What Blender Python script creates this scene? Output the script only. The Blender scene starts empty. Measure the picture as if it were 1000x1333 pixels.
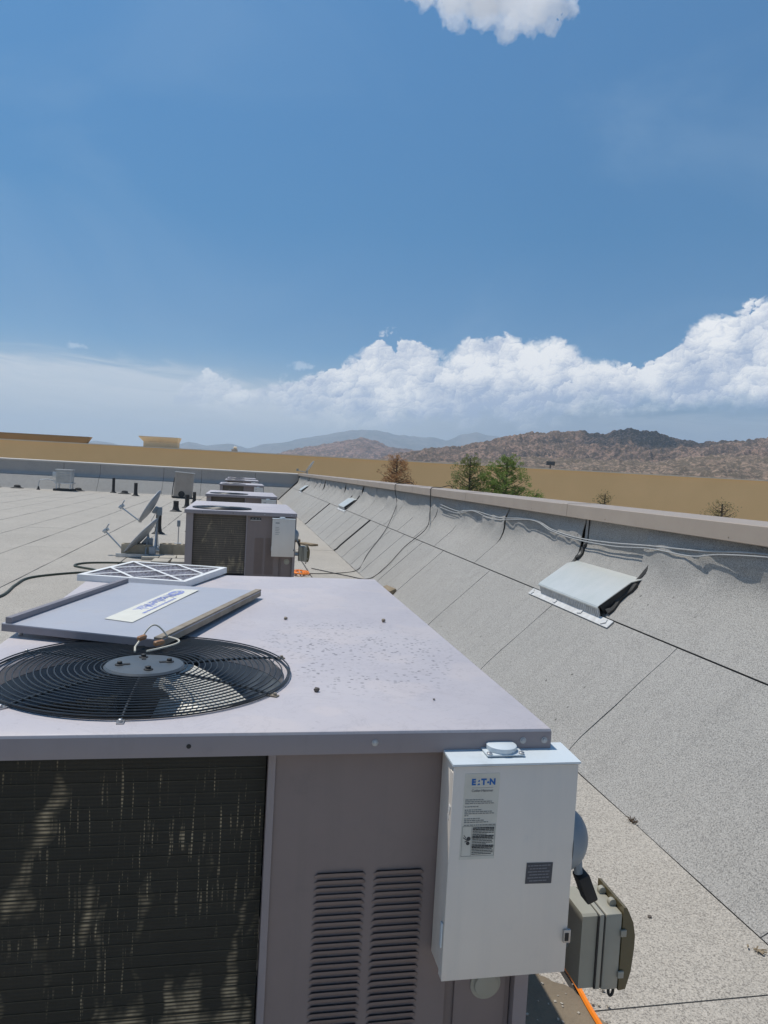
import bpy, bmesh, math, random
import numpy as np
from mathutils import Vector, Matrix

random.seed(7)
rng = np.random.default_rng(7)
SC = bpy.context.scene
COL = SC.collection
R = math.radians

# ------------------------------------------------------------------ camera
cam_d = bpy.data.cameras.new("camera")
cam = bpy.data.objects.new("camera", cam_d)
COL.objects.link(cam)
SC.camera = cam
roll, pitch, yaw = R(3.12), R(2.89), R(11.06)
fw = Vector((math.sin(yaw) * math.cos(pitch), math.cos(yaw) * math.cos(pitch), -math.sin(pitch)))
r0 = Vector((math.cos(yaw), -math.sin(yaw), 0))
u0 = r0.cross(fw)
rx = r0 * math.cos(roll) + u0 * math.sin(roll)
ux = -r0 * math.sin(roll) + u0 * math.cos(roll)
m = Matrix((rx, ux, -fw)).transposed().to_4x4()
m.translation = Vector((0, 0, 1.55))
cam.matrix_world = m
cam_d.sensor_fit = 'VERTICAL'
cam_d.sensor_height = 36.0
cam_d.lens = 36.0 * 960.0 / 1333.0
cam_d.clip_start = 0.05
cam_d.clip_end = 40000

# ------------------------------------------------------------------ sun, exposure
SUN = Vector((-0.31, 0.28, 1.0)).normalized()
sun_el = math.asin(SUN.z)
sun_az = math.atan2(SUN.x, SUN.y)          # clockwise from +Y
sd = bpy.data.lights.new("sun", 'SUN')
sd.energy = 3.7
sd.angle = R(0.53)
sd.color = (1.0, 0.95, 0.87)
sun = bpy.data.objects.new("sun", sd)
COL.objects.link(sun)
sun.location = (0, 0, 600)
sun.rotation_euler = SUN.to_track_quat('Z', 'Y').to_euler()
SC.view_settings.view_transform = 'Standard'
SC.view_settings.look = 'None'
SC.view_settings.gamma = 1.0
SC.view_settings.use_curve_mapping = False
EXPO = 0.0
SC.view_settings.exposure = EXPO
SKY_S = 0.12


# ------------------------------------------------------------------ node helpers
class NT:
    def __init__(self, tree):
        self.t = tree
        tree.nodes.clear()

    def n(self, typ, **kw):
        nd = self.t.nodes.new(typ)
        for k, v in kw.items():
            setattr(nd, k, v)
        return nd

    def l(self, a, b):
        self.t.links.new(a, b)

    def _in(self, sock, v):
        if hasattr(v, 'is_output') or isinstance(v, bpy.types.NodeSocket):
            self.l(v, sock)
        else:
            sock.default_value = v

    def math(self, op, a, b=0.0, c=None, clamp=False):
        nd = self.n('ShaderNodeMath', operation=op)
        nd.use_clamp = clamp
        self._in(nd.inputs[0], a)
        self._in(nd.inputs[1], b)
        if c is not None:
            self._in(nd.inputs[2], c)
        return nd.outputs[0]

    def vmath(self, op, a, b):
        nd = self.n('ShaderNodeVectorMath', operation=op)
        self._in(nd.inputs[0], a)
        self._in(nd.inputs[1], b)
        return nd.outputs[0]

    def comb(self, x, y, z):
        nd = self.n('ShaderNodeCombineXYZ')
        for i, v in enumerate((x, y, z)):
            self._in(nd.inputs[i], v)
        return nd.outputs[0]

    def sep(self, v):
        nd = self.n('ShaderNodeSeparateXYZ')
        self.l(v, nd.inputs[0])
        return nd.outputs

    def noise(self, vec, scale, detail=4.0, rough=0.55, dist=0.0, lac=2.0):
        nd = self.n('ShaderNodeTexNoise')
        if vec is not None:
            self.l(vec, nd.inputs['Vector'])
        nd.inputs['Scale'].default_value = scale
        nd.inputs['Detail'].default_value = detail
        nd.inputs['Roughness'].default_value = rough
        nd.inputs['Lacunarity'].default_value = lac
        nd.inputs['Distortion'].default_value = dist
        return nd.outputs['Fac']

    def voro(self, vec, scale, feature='F1', detail=0.0, out='Distance', rough=0.5, rand=1.0):
        nd = self.n('ShaderNodeTexVoronoi', feature=feature)
        if vec is not None:
            self.l(vec, nd.inputs['Vector'])
        nd.inputs['Scale'].default_value = scale
        if 'Detail' in nd.inputs:
            nd.inputs['Detail'].default_value = detail
            nd.inputs['Roughness'].default_value = rough
        nd.inputs['Randomness'].default_value = rand
        return nd.outputs[out]

    def rng(self, v, a, b, c=0.0, d=1.0, smooth=False):
        nd = self.n('ShaderNodeMapRange')
        if smooth:
            nd.interpolation_type = 'SMOOTHSTEP'
        self._in(nd.inputs['Value'], v)
        for k, x in zip(('From Min', 'From Max', 'To Min', 'To Max'), (a, b, c, d)):
            self._in(nd.inputs[k], x)
        return nd.outputs['Result']

    def mix(self, f, a, b, blend='MIX'):
        nd = self.n('ShaderNodeMix', data_type='RGBA', blend_type=blend)
        nd.clamp_factor = True
        self._in(nd.inputs[0], f)
        for i, v in ((6, a), (7, b)):
            if isinstance(v, (tuple, list)):
                v = tuple(v) + ((1.0,) if len(v) == 3 else ())
            self._in(nd.inputs[i], v)
        return nd.outputs[2]

    def curve(self, v, pts, lo, hi):
        """1-D function given by points, through a Float Curve (x in lo..hi)."""
        ys = [p[1] for p in pts]
        y0, y1 = min(ys), max(ys)
        nd = self.n('ShaderNodeFloatCurve')
        cm = nd.mapping
        cu = cm.curves[0]
        npts = [((x - lo) / (hi - lo), (y - y0) / (y1 - y0 + 1e-9)) for x, y in pts]
        cu.points[0].location = npts[0]
        cu.points[1].location = npts[-1]
        for p in npts[1:-1]:
            cu.points.new(*p)
        for p in cu.points:
            p.handle_type = 'AUTO_CLAMPED'
        cm.update()
        self.l(self.rng(v, lo, hi), nd.inputs['Value'])
        return self.math('MULTIPLY_ADD', nd.outputs[0], y1 - y0, y0)


def lin(r, g, b):
    f = lambda c: (c / 255 / 12.92) if c / 255 < 0.04045 else ((c / 255 + 0.055) / 1.055) ** 2.4
    return (f(r), f(g), f(b))


# ------------------------------------------------------------------ sky (world)
world = bpy.data.worlds.new("World")
SC.world = world
world.use_nodes = True
W = NT(world.node_tree)
out = W.n('ShaderNodeOutputWorld')
bg = W.n('ShaderNodeBackground')
bg.inputs['Strength'].default_value = SKY_S
W.l(bg.outputs[0], out.inputs[0])
sky = W.n('ShaderNodeTexSky', sky_type='NISHITA')
sky.sun_disc = False
sky.sun_elevation = sun_el
sky.sun_rotation = sun_az
sky.altitude = 900
sky.air_density = 1.0
sky.dust_density = 0.6
sky.ozone_density = 2.0
tc = W.n('ShaderNodeTexCoord')
d = W.vmath('NORMALIZE', tc.outputs['Generated'], (0, 0, 0))
dx, dy, dz = W.sep(d)
az = W.math('MULTIPLY', W.math('ARCTAN2', dx, dy), 57.29578)
el = W.math('MULTIPLY', W.math('ARCSINE', dz), 57.29578)


def disp(c):
    """scene value of a sky colour that shows as the given display colour."""
    k = 1.0 / (SKY_S * 2 ** EXPO)
    return tuple(x * k for x in lin(*c))


# clear sky, deeper in colour than the raw model (clear dry desert air)
tint = W.n('ShaderNodeValToRGB')
cr = tint.color_ramp
for i_, (p_, c_) in enumerate(((0.0, (0.27, 0.53, 0.68)), (0.115, (0.27, 0.53, 0.68)), (0.20, (0.24, 0.61, 0.77)), (0.37, (0.44, 0.86, 1.01)), (1.0, (0.50, 0.88, 1.02)))):
    e_ = cr.elements[i_] if i_ < 2 else cr.elements.new(p_)
    e_.position = p_
    e_.color = c_ + (1,)
W.l(W.rng(el, 0.0, 90.0), tint.inputs[0])
base = W.mix(1.0, sky.outputs[0], tint.outputs[0], 'MULTIPLY')

P3 = W.comb(az, W.math('MULTIPLY', el, 1.2), 0.0)


def noise2(vec, scale, detail=4.0, rough=0.55, dist=0.0):
    o = W.noise(vec, scale, detail, rough, dist)
    o.node.noise_dimensions = '2D'
    return o


wn = W.n('ShaderNodeTexNoise', noise_dimensions='2D')
W.l(P3, wn.inputs['Vector'])
wn.inputs['Scale'].default_value = 0.55
wn.inputs['Detail'].default_value = 4
wn.inputs['Roughness'].default_value = 0.6
wo = W.vmath('SCALE', W.vmath('SUBTRACT', wn.outputs['Color'], (0.5, 0.5, 0.5)), (0, 0, 0))
wo.node.inputs['Scale'].default_value = 1.7
PW = W.vmath('ADD', P3, wo)


def puffs(scale, off):
    """one size of rounded cloud heads: height and how far each point turns to the sun"""
    v = W.vmath('ADD', PW, off)
    nd = W.n('ShaderNodeTexVoronoi', feature='F1', voronoi_dimensions='2D')
    W.l(v, nd.inputs['Vector'])
    nd.inputs['Scale'].default_value = scale
    rel_ = W.vmath('SCALE', W.vmath('SUBTRACT', v, nd.outputs['Position']), (0, 0, 0))
    rel_.node.inputs['Scale'].default_value = scale
    dp = W.n('ShaderNodeVectorMath', operation='DOT_PRODUCT')
    W.l(rel_, dp.inputs[0])
    dp.inputs[1].default_value = (-0.50, 0.86, 0)
    dd = W.math('MULTIPLY', nd.outputs['Distance'], nd.outputs['Distance'])
    h_ = W.math('SQRT', W.math('MAXIMUM', W.math('SUBTRACT', 1.0, W.math('MULTIPLY', dd, 1.1)), 0.0))
    return h_, dp.outputs['Value']


h1_, s1_ = puffs(0.42, (3.1, 1.7, 0))
h2_, s2_ = puffs(1.05, (0.4, 9.2, 0))
h3_, s3_ = puffs(2.5, (5.7, 2.6, 0))
h4_, s4_ = puffs(5.5, (1.7, 7.6, 0))
B0 = W.math('MULTIPLY_ADD', h4_, 0.08, W.math('MULTIPLY_ADD', h3_, 0.17, W.math('MULTIPLY_ADD', h2_, 0.30, W.math('MULTIPLY', h1_, 0.45))))
S0 = W.math('MULTIPLY_ADD', s4_, 0.13, W.math('MULTIPLY_ADD', s3_, 0.22, W.math('MULTIPLY_ADD', s2_, 0.30, W.math('MULTIPLY', s1_, 0.35))))

cum_top = [(-180, 11.0), (-160, 12.5), (-140, 10.0), (-118, 12.0), (-95, 9.0), (-78, 10.5), (-60, 7.0), (-42, 8.0), (-30, 5.0), (-18, 2.8), (-12, 2.6), (-6.5, 3.4), (-4.9, 5.0), (-3.69, 6.9), (-2.8, 7.25), (-1.72, 6.5), (0.02, 5.7), (1.44, 6.1), (4.6, 7.0),  # bank carried on out of view all round to brighten the fill light
           (6.35, 7.35), (8.1, 8.3), (8.9, 9.9), (9.8, 10.5), (10.91, 10.7), (12.12, 10.3), (13.4, 10.0), (15.0, 9.0),
           (15.9, 10.2), (16.8, 10.7), (18.56, 10.5), (19.71, 10.6), (20.9, 10.1), (22.85, 10.7), (24.0, 10.3),
           (25.45, 9.4), (27.14, 8.9), (28.78, 8.5), (30.3, 9.5), (31.8, 10.4), (33.0, 11.4), (34.19, 12.2),
           (35.64, 12.6), (37.6, 12.8), (45, 12.0), (56, 9.0), (70, 12.0), (92, 9.5), (115, 12.5), (138, 10.0), (160, 12.0), (180, 11.0)]
H = W.curve(az, cum_top, -180, 180)
e0 = W.math('SUBTRACT', H, el)
e = W.math('MULTIPLY_ADD', W.math('SUBTRACT', B0, 0.80), 3.4, e0)
bn = noise2(P3, 0.35, 5, 0.62)
# crisp heads, softer in places
soft = W.rng(noise2(W.vmath('ADD', P3, (44, 3, 0)), 0.25, 2), 0.4, 0.65, 0.16, 0.7)
edge = W.rng(e, W.math('MULTIPLY', soft, -0.5), soft, 0, 1, True)
base_h = W.curve(az, [(-60, 4.6), (-10, 4.8), (-4, 4.7), (2, 4.7), (6, 4.6), (10, 4.4), (16, 4.6), (22, 4.9), (25, 5.9), (32, 6.2), (40, 6.3), (75, 6.0)], -60, 75)
lowfade = W.rng(W.math('MULTIPLY_ADD', W.math('SUBTRACT', bn, 0.5), 3.0, W.math('SUBTRACT', el, base_h)), -1.0, 0.9, 0, 1, True)
leftfade = W.math('MAXIMUM', W.rng(az, -6, 7, 0.62, 1.0, True), W.rng(az, -40, -20, 1.0, 0.0, True))
cum_a = W.math('MULTIPLY', W.math('MULTIPLY', edge, lowfade), leftfade, clamp=True)
# light: heads turned to the sun are white, hollows and undersides cool grey
up_ = W.rng(W.math('DIVIDE', W.math('SUBTRACT', el, base_h), W.math('MAXIMUM', W.math('SUBTRACT', H, base_h), 0.8)), 0.0, 0.75, 0, 1, True)
big = noise2(W.vmath('ADD', P3, (7.3, 2.1, 0)), 0.26, 3, 0.5)
lit = W.math('MULTIPLY_ADD', up_, 0.50, 0.22)
lit = W.math('MULTIPLY_ADD', S0, 0.95, lit)
lit = W.math('MULTIPLY_ADD', W.math('SUBTRACT', B0, 0.80), 0.9, lit)
lit = W.math('MULTIPLY_ADD', W.math('SUBTRACT', big, 0.5), 2.2, lit, clamp=True)
ccol = W.mix(lit, disp((166, 182, 210)), disp((255, 255, 255)))

# thin high sheet on the left (old anvil) with streaks
sl = W.math('MULTIPLY_ADD', az, 0.045, el)
st = noise2(W.comb(W.math('MULTIPLY', az, 0.10), W.math('MULTIPLY', sl, 0.75), 3.0), 1.6, 6, 0.6, 0.8)
an_top = W.curve(az, [(-60, 6.0), (-25, 6.6), (-16.7, 7.2), (-11.9, 7.5), (-4, 7.2), (0.6, 6.8), (6, 6.2), (12, 5.8), (20, 6), (75, 6)], -60, 75)
ae_ = W.math('MULTIPLY_ADD', W.math('SUBTRACT', st, 0.5), 2.2, W.math('SUBTRACT', an_top, el))
an = W.math('MULTIPLY', W.rng(ae_, -0.3, 1.3, 0, 1, True), W.rng(el, 1.0, 5.6, 0.25, 1.0, True))
an = W.math('MULTIPLY', an, W.rng(az, 2, 15, 1, 0.35, True))
an = W.math('MULTIPLY', an, W.rng(st, 0.25, 0.7, 0.60, 0.95))
# milky layer near the skyline
hz = W.math('MULTIPLY', W.rng(el, 2.0, 9.5, 1.0, 0.0, True), 0.95)
hz_t = W.rng(az, 6, 26, 0, 1, True)
hz_col = W.mix(hz_t, disp((188, 193, 198)), disp((80, 92, 120)))
# faint veils high up
veil = noise2(W.comb(W.math('MULTIPLY', az, 0.03), W.math('MULTIPLY', el, 0.05), 1.0), 1.5, 5, 0.55, 0.6)
veil = W.math('MULTIPLY', W.rng(veil, 0.42, 0.8, 0, 1, True), 0.16)
def wisp(a0, e0_, wa, we):
    qx = W.math('DIVIDE', W.math('SUBTRACT', az, a0), wa)
    qy = W.math('DIVIDE', W.math('SUBTRACT', el, e0_), we)
    r_ = W.math('SQRT', W.math('ADD', W.math('MULTIPLY', qx, qx), W.math('MULTIPLY', qy, qy)))
    w_ = W.math('MULTIPLY_ADD', W.math('SUBTRACT', noise2(P3, 1.4, 5, 0.6), 0.5), 1.8, W.math('SUBTRACT', 1.0, r_))
    return W.rng(w_, 0.0, 0.7, 0, 0.55, True)


c = W.mix(veil, base, disp((160, 188, 215)))
c = W.mix(hz, c, hz_col)
c = W.mix(W.math('MULTIPLY', an, 0.9), c, disp((222, 226, 231)))
c = W.mix(wisp(4.2, 7.9, 1.1, 0.35), c, disp((205, 220, 238)))
c = W.mix(wisp(-12.0, 7.9, 0.9, 0.3), c, disp((205, 220, 238)))
c = W.mix(cum_a, c, ccol)
W.l(c, bg.inputs['Color'])
world.cycles.sampling_method = 'MANUAL'
world.cycles.sample_map_resolution = 512


# ------------------------------------------------------------------ materials
def new_mat(name):
    mt = bpy.data.materials.new(name)
    mt.use_nodes = True
    T = NT(mt.node_tree)
    o = T.n('ShaderNodeOutputMaterial')
    b = T.n('ShaderNodeBsdfPrincipled')
    T.l(b.outputs[0], o.inputs[0])
    return mt, T, b, o


def bump(T, b, h, strength, dist=0.01):
    nd = T.n('ShaderNodeBump')
    nd.inputs['Strength'].default_value = strength
    nd.inputs['Distance'].default_value = dist
    T.l(h, nd.inputs['Height'])
    T.l(nd.outputs[0], b.inputs['Normal'])


def simple(name, c1, c2=None, scale=6.0, rough=0.6, metal=0.0, bs=0.0, bscale=40.0, detail=5, lo=0.3, hi=0.7, spec=0.5, coords='Object'):
    mt, T, b, o = new_mat(name)
    v = T.n('ShaderNodeTexCoord').outputs['Object'] if coords == 'Object' else T.n('ShaderNodeNewGeometry').outputs['Position']
    if c2 is None:
        c2 = tuple(x * 0.8 for x in c1)
    n = T.noise(v, scale, detail, 0.6)
    T.l(T.mix(T.rng(n, lo, hi), c1, c2), b.inputs['Base Color'])
    T.l(T.math('MULTIPLY_ADD', T.math('SUBTRACT', n, 0.5), 0.25, rough), b.inputs['Roughness'])
    b.inputs['Metallic'].default_value = metal
    b.inputs['Specular IOR Level'].default_value = spec
    if bs > 0:
        bump(T, b, T.noise(v, bscale, 3, 0.6), bs, 0.004)
    return mt


def membrane(name, ca, cb, dark, slope_streak=False, grain=0.55):
    """granule-surfaced cap sheet"""
    mt, T, b, o = new_mat(name)
    p = T.n('ShaderNodeNewGeometry').outputs['Position']
    big = T.noise(p, 0.9, 6, 0.62)
    col = T.mix(T.rng(big, 0.3, 0.72), ca, cb)
    # soot and dirt clouds
    d2 = T.noise(T.vmath('ADD', p, (13.0, 7.0, 3.0)), 2.6, 7, 0.68)
    col = T.mix(T.rng(d2, 0.52, 0.82, 0, 0.35, True), col, tuple(x * 0.62 for x in ca))
    d3 = T.noise(T.vmath('ADD', p, (41.0, 17.0, 3.0)), 0.55, 7, 0.72, 0.6)
    col = T.mix(T.rng(d3, 0.50, 0.58, 0, 0.16, True), col, tuple(x * 0.72 for x in cb))
    ringm = T.math('MULTIPLY', T.rng(d3, 0.485, 0.50, 0, 1, True), T.rng(d3, 0.50, 0.515, 1, 0, True))
    col = T.mix(T.math('MULTIPLY', ringm, 0.16), col, tuple(x * 0.5 for x in cb))
    px_, py_, pz_ = T.sep(p)
    sk = T.noise(T.comb(T.math('MULTIPLY', px_, 1.6), T.math('MULTIPLY', py_, 9.0), T.math('MULTIPLY', pz_, 1.6)), 1.3, 5, 0.65)
    if slope_streak:
        col = T.mix(T.rng(sk, 0.50, 0.74, 0, 0.30, True), col, tuple(x * 0.60 for x in ca))
    # granules
    g1 = T.noise(p, 150, 2, 0.55)
    g2 = T.noise(p, 300, 1, 0.5)
    g = T.math('ADD', T.math('MULTIPLY', g1, 0.75), T.math('MULTIPLY', g2, 0.25))
    gd = T.rng(g, 0.36, 0.51, 1.0, 0.0, True)
    col = T.mix(T.math('MULTIPLY', gd, grain), col, dark)
    gl = T.rng(g, 0.55, 0.68, 0.0, 0.7, True)
    col = T.mix(gl, col, tuple(min(1, x * 1.35) for x in ca))
    # scuffs and specks of tar
    sp = T.voro(p, 7.0, 'F1')
    sm = T.noise(T.vmath('ADD', p, (3, 91, 2)), 1.3, 3, 0.5)
    spot = T.math('MULTIPLY', T.rng(T.math('MULTIPLY_ADD', T.noise(p, 60, 3, 0.7), 0.11, sp), 0.095, 0.14, 1, 0, True), T.rng(sm, 0.47, 0.56, 0, 0.75))
    col = T.mix(spot, col, (0.06, 0.055, 0.05))
    T.l(col, b.inputs['Base Color'])
    b.inputs['Roughness'].default_value = 0.92
    b.inputs['Specular IOR Level'].default_value = 0.25
    bump(T, b, T.math('ADD', g, T.math('MULTIPLY', T.noise(p, 14, 4, 0.6), 0.5)), 0.55, 0.006)
    return mt


def painted(name, c, c2, dirt, rough=0.42, metal=0.0, dirt_amt=0.5, marks=False, streak=True):
    """weathered factory paint on sheet metal"""
    mt, T, b, o = new_mat(name)
    v = T.n('ShaderNodeTexCoord').outputs['Object']
    n1 = T.noise(v, 3.2, 6, 0.62)
    n2 = T.noise(T.vmath('ADD', v, (5, 3, 9)), 11, 7, 0.68)
    col = T.mix(T.rng(n1, 0.35, 0.68), c, c2)
    x, y, z = T.sep(v)
    if streak:
        sv = T.comb(T.math('MULTIPLY', x, 26), T.math('MULTIPLY', y, 26), T.math('MULTIPLY', z, 1.6))
        n3 = T.noise(sv, 1.0, 5, 0.6)
        col = T.mix(T.rng(n3, 0.52, 0.78, 0, 0.22 * dirt_amt * 2), col, dirt)
    col = T.mix(T.rng(n2, 0.55, 0.80, 0, dirt_amt * 0.8, True), col, dirt)
    # fine scratches
    if marks:
        vv = T.comb(T.math('MULTIPLY', x, 62), T.math('MULTIPLY', y, 66), 0.0)
        s = T.voro(vv, 1.0, 'F1')
        reg = T.noise(T.vmath('ADD', v, (2.0, 8.0, 0)), 3.4, 3, 0.5)
        ex = T.math('DIVIDE', T.math('SUBTRACT', x, 0.33), 0.30)
        ey = T.math('DIVIDE', T.math('SUBTRACT', y, 0.66), 0.46)
        spread = T.rng(T.math('ADD', T.math('MULTIPLY', ex, ex), T.math('MULTIPLY', ey, ey)), 0.35, 1.2, 1.0, 0.0, True)
        reg = T.math('MULTIPLY', T.math('MULTIPLY', T.rng(reg, 0.30, 0.44, 0, 1, True), spread), T.rng(T.noise(vv, 0.7, 1, 0.5), 0.40, 0.55, 0, 1))
        f = T.math('MULTIPLY', T.rng(s, 0.24, 0.36, 1, 0, True), reg)
        col = T.mix(T.math('MULTIPLY', f, 0.85), col, tuple(k * 0.30 for k in c))
        # pale scrubbed patches
        pp = T.noise(T.vmath('ADD', v, (4.0, 1.0, 0)), 5.0, 3, 0.45)
        col = T.mix(T.rng(pp, 0.52, 0.60, 0, 0.34, True), col, (0.58, 0.51, 0.49))
        dr = T.noise(T.vmath('ADD', v, (14.0, 3.0, 0)), 7.0, 6, 0.7, 0.8)
        edge_ = T.math('MULTIPLY', T.rng(dr, 0.50, 0.52, 0, 1, True), T.rng(dr, 0.52, 0.545, 1, 0, True))
        col = T.mix(T.math('MULTIPLY', edge_, 0.22), col, tuple(k * 0.72 for k in c))
        du = T.noise(T.vmath('ADD', v, (4.0, 31.0, 0)), 60.0, 4, 0.7)
        col = T.mix(T.rng(du, 0.58, 0.75, 0, 0.30, True), col, tuple(k * 0.6 for k in c))
    T.l(col, b.inputs['Base Color'])
    T.l(T.math('MULTIPLY_ADD', n2, 0.35, rough - 0.12), b.inputs['Roughness'])
    b.inputs['Metallic'].default_value = metal
    bump(T, b, T.math('MULTIPLY_ADD', T.noise(v, 2.2, 2, 0.5), 3.0, T.math('MULTIPLY', n2, 0.4)), 0.18, 0.004)
    return mt


M = {}
M['roof_sheet'] = membrane('roof_cap_sheet', (0.475, 0.435, 0.38), (0.425, 0.39, 0.34), (0.12, 0.11, 0.10), grain=0.66)
M['cant_sheet'] = membrane('cant_cap_sheet', (0.405, 0.385, 0.355), (0.36, 0.345, 0.318), (0.10, 0.10, 0.10), slope_streak=True, grain=0.62)
M['far_sheet'] = membrane('far_cap_sheet', (0.46, 0.42, 0.38), (0.41, 0.375, 0.34), (0.10, 0.10, 0.10), grain=0.5)
M['tar'] = simple('tar', (0.028, 0.027, 0.026), (0.05, 0.048, 0.045), 8, 0.75, bs=0.4, bscale=60)
M['shadow_dirt'] = simple('dirt_with_shadow', (0.24, 0.19, 0.13), (0.15, 0.12, 0.085), 3, 0.9, bs=0.8, bscale=90)  # dirt colour, darkened to hold the cast shadow as well
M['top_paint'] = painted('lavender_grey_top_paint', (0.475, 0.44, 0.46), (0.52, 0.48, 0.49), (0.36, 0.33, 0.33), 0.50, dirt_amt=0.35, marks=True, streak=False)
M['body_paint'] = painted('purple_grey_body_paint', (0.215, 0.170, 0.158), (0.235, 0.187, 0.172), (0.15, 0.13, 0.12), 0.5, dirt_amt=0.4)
M['lip_paint'] = painted('lip_paint', (0.27, 0.232, 0.235), (0.295, 0.255, 0.25), (0.18, 0.16, 0.16), 0.42, dirt_amt=0.35)
M['lid_paint'] = painted('lid_blue_grey_paint', (0.40, 0.41, 0.455), (0.435, 0.435, 0.47), (0.40, 0.36, 0.31), 0.42, dirt_amt=0.5, streak=False)
M['lid_edge'] = painted('lid_edge_paint', (0.20, 0.19, 0.21), (0.24, 0.22, 0.24), (0.16, 0.14, 0.13), 0.5, dirt_amt=0.3)
M['rust_edge'] = simple('weathered_edge', (0.34, 0.29, 0.22), (0.20, 0.16, 0.12), 16, 0.75, bs=0.3)
M['box_paint'] = painted('light_grey_enamel', (0.70, 0.64, 0.57), (0.735, 0.675, 0.60), (0.44, 0.45, 0.44), 0.36, dirt_amt=0.3)
M['box_top'] = painted('light_enamel_top', (0.58, 0.64, 0.67), (0.64, 0.68, 0.70), (0.42, 0.45, 0.46), 0.4, dirt_amt=0.6, streak=False)
M['steel'] = simple('steel', (0.55, 0.55, 0.56), (0.40, 0.39, 0.38), 14, 0.38, 0.9)
M['screw'] = simple('dull_screw', (0.48, 0.48, 0.48), (0.36, 0.36, 0.36), 60, 0.5, 0.3)
M['galv'] = simple('galvanised', (0.55, 0.57, 0.58), (0.42, 0.44, 0.45), 9, 0.40, 0.75, bs=0.1)
M['hood_metal'] = simple('hood_metal', (0.68, 0.68, 0.64), (0.56, 0.58, 0.55), 5, 0.33, 0.25, bs=0.15, bscale=12)
M['flash_white'] = simple('painted_flashing', (0.66, 0.66, 0.65), (0.50, 0.49, 0.47), 18, 0.6, bs=0.2)
M['dark_wire'] = simple('black_coated_wire', (0.018, 0.02, 0.022), (0.03, 0.033, 0.036), 30, 0.42)
M['hub'] = simple('blue_grey_hub', (0.075, 0.088, 0.10), (0.092, 0.105, 0.118), 18, 0.45, bs=0.1)
M['black'] = simple('black_rubber', (0.012, 0.012, 0.013), (0.022, 0.022, 0.022), 20, 0.6)
M['inside'] = simple('dark_interior', (0.03, 0.033, 0.036), (0.022, 0.022, 0.022), 6, 0.6)
M['blade'] = simple('fan_blade_metal', (0.80, 0.79, 0.72), (0.70, 0.68, 0.62), 10, 0.45, 0.1)
M['orifice'] = simple('blue_grey_orifice', (0.20, 0.24, 0.29), (0.16, 0.2, 0.25), 8, 0.4)
M['recept'] = simple('beige_plastic', (0.35, 0.335, 0.27), (0.31, 0.295, 0.24), 12, 0.55, bs=0.05)
M['recept2'] = simple('grey_beige_plastic', (0.36, 0.345, 0.285), (0.32, 0.305, 0.25), 12, 0.5, bs=0.05)
M['dome'] = simple('smoked_brown_plastic', (0.13, 0.105, 0.05), (0.10, 0.085, 0.045), 6, 0.22)
M['handle_grey'] = simple('handle_grey', (0.20, 0.24, 0.28), (0.25, 0.29, 0.32), 14, 0.45)
M['orange'] = simple('orange_cord', (0.95, 0.27, 0.015), (0.85, 0.22, 0.015), 30, 0.45)
M['tan_wire'] = simple('copper_tan_connector', (0.42, 0.20, 0.09), (0.34, 0.17, 0.08), 40, 0.5)
M['ivory'] = simple('ivory_wire', (0.66, 0.62, 0.52), (0.55, 0.50, 0.40), 40, 0.5)
M['filter_card'] = simple('white_cardboard', (0.78, 0.78, 0.77), (0.70, 0.70, 0.69), 14, 0.85, bs=0.1)
M['filter_media'] = simple('dirty_filter_media', (0.80, 0.75, 0.75), (0.34, 0.30, 0.30), 40, 0.95, bs=0.8, bscale=80)
M['paper'] = simple('label_paper', (0.62, 0.60, 0.53), (0.56, 0.54, 0.47), 20, 0.7)
M['label_cream'] = simple('cream_label', (0.74, 0.72, 0.63), (0.66, 0.64, 0.56), 24, 0.6)
M['ink'] = simple('ink_black', (0.03, 0.03, 0.03), (0.05, 0.05, 0.05), 20, 0.7)
M['ink_grey'] = simple('ink_grey', (0.20, 0.20, 0.19), (0.26, 0.26, 0.24), 20, 0.7)
M['ink_blue'] = simple('ink_blue', (0.01, 0.11, 0.36), (0.015, 0.13, 0.38), 20, 0.6)
M['faded_blue'] = simple('faded_blue_print', (0.17, 0.21, 0.48), (0.30, 0.33, 0.55), 40, 0.7)
M['plate_dark'] = simple('dark_nameplate', (0.055, 0.062, 0.075), (0.07, 0.075, 0.09), 30, 0.4, 0.2)
M['plate_print'] = simple('nameplate_print', (0.16, 0.17, 0.19), (0.2, 0.2, 0.22), 30, 0.5)
M['coping'] = painted('beige_coping_metal', (0.37, 0.30, 0.24), (0.40, 0.33, 0.265), (0.34, 0.29, 0.25), 0.42, dirt_amt=0.35)
M['coping_far'] = simple('pale_coping', (0.62, 0.57, 0.50), (0.55, 0.5, 0.44), 2, 0.6)
M['tan'] = simple('tan_stucco', (0.78, 0.50, 0.235), (0.73, 0.47, 0.22), 0.35, 0.9, bs=0.3, bscale=8, coords='P')
M['tan_cap'] = simple('pale_wall_cap', (0.66, 0.56, 0.42), (0.60, 0.5, 0.37), 0.8, 0.8)
M['brown'] = simple('brown_underside_shade', (0.36, 0.215, 0.10), (0.32, 0.195, 0.09), 0.6, 0.9)  # brown stands in for shade under the slanting cornice
M['tan_light'] = simple('light_tan_stucco', (0.84, 0.62, 0.38), (0.78, 0.57, 0.35), 0.6, 0.9)
M['dish'] = simple('dish_grey', (0.36, 0.38, 0.40), (0.30, 0.32, 0.34), 5, 0.5)
M['cmu'] = simple('concrete_block', (0.42, 0.36, 0.27), (0.35, 0.30, 0.22), 14, 0.95, bs=0.6, bscale=70)
M['paver'] = simple('concrete_paver', (0.46, 0.42, 0.35), (0.40, 0.36, 0.30), 8, 0.95, bs=0.4, bscale=60)
M['cooler'] = simple('weathered_white_metal', (0.52, 0.52, 0.50), (0.40, 0.39, 0.37), 3, 0.6)
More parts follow.
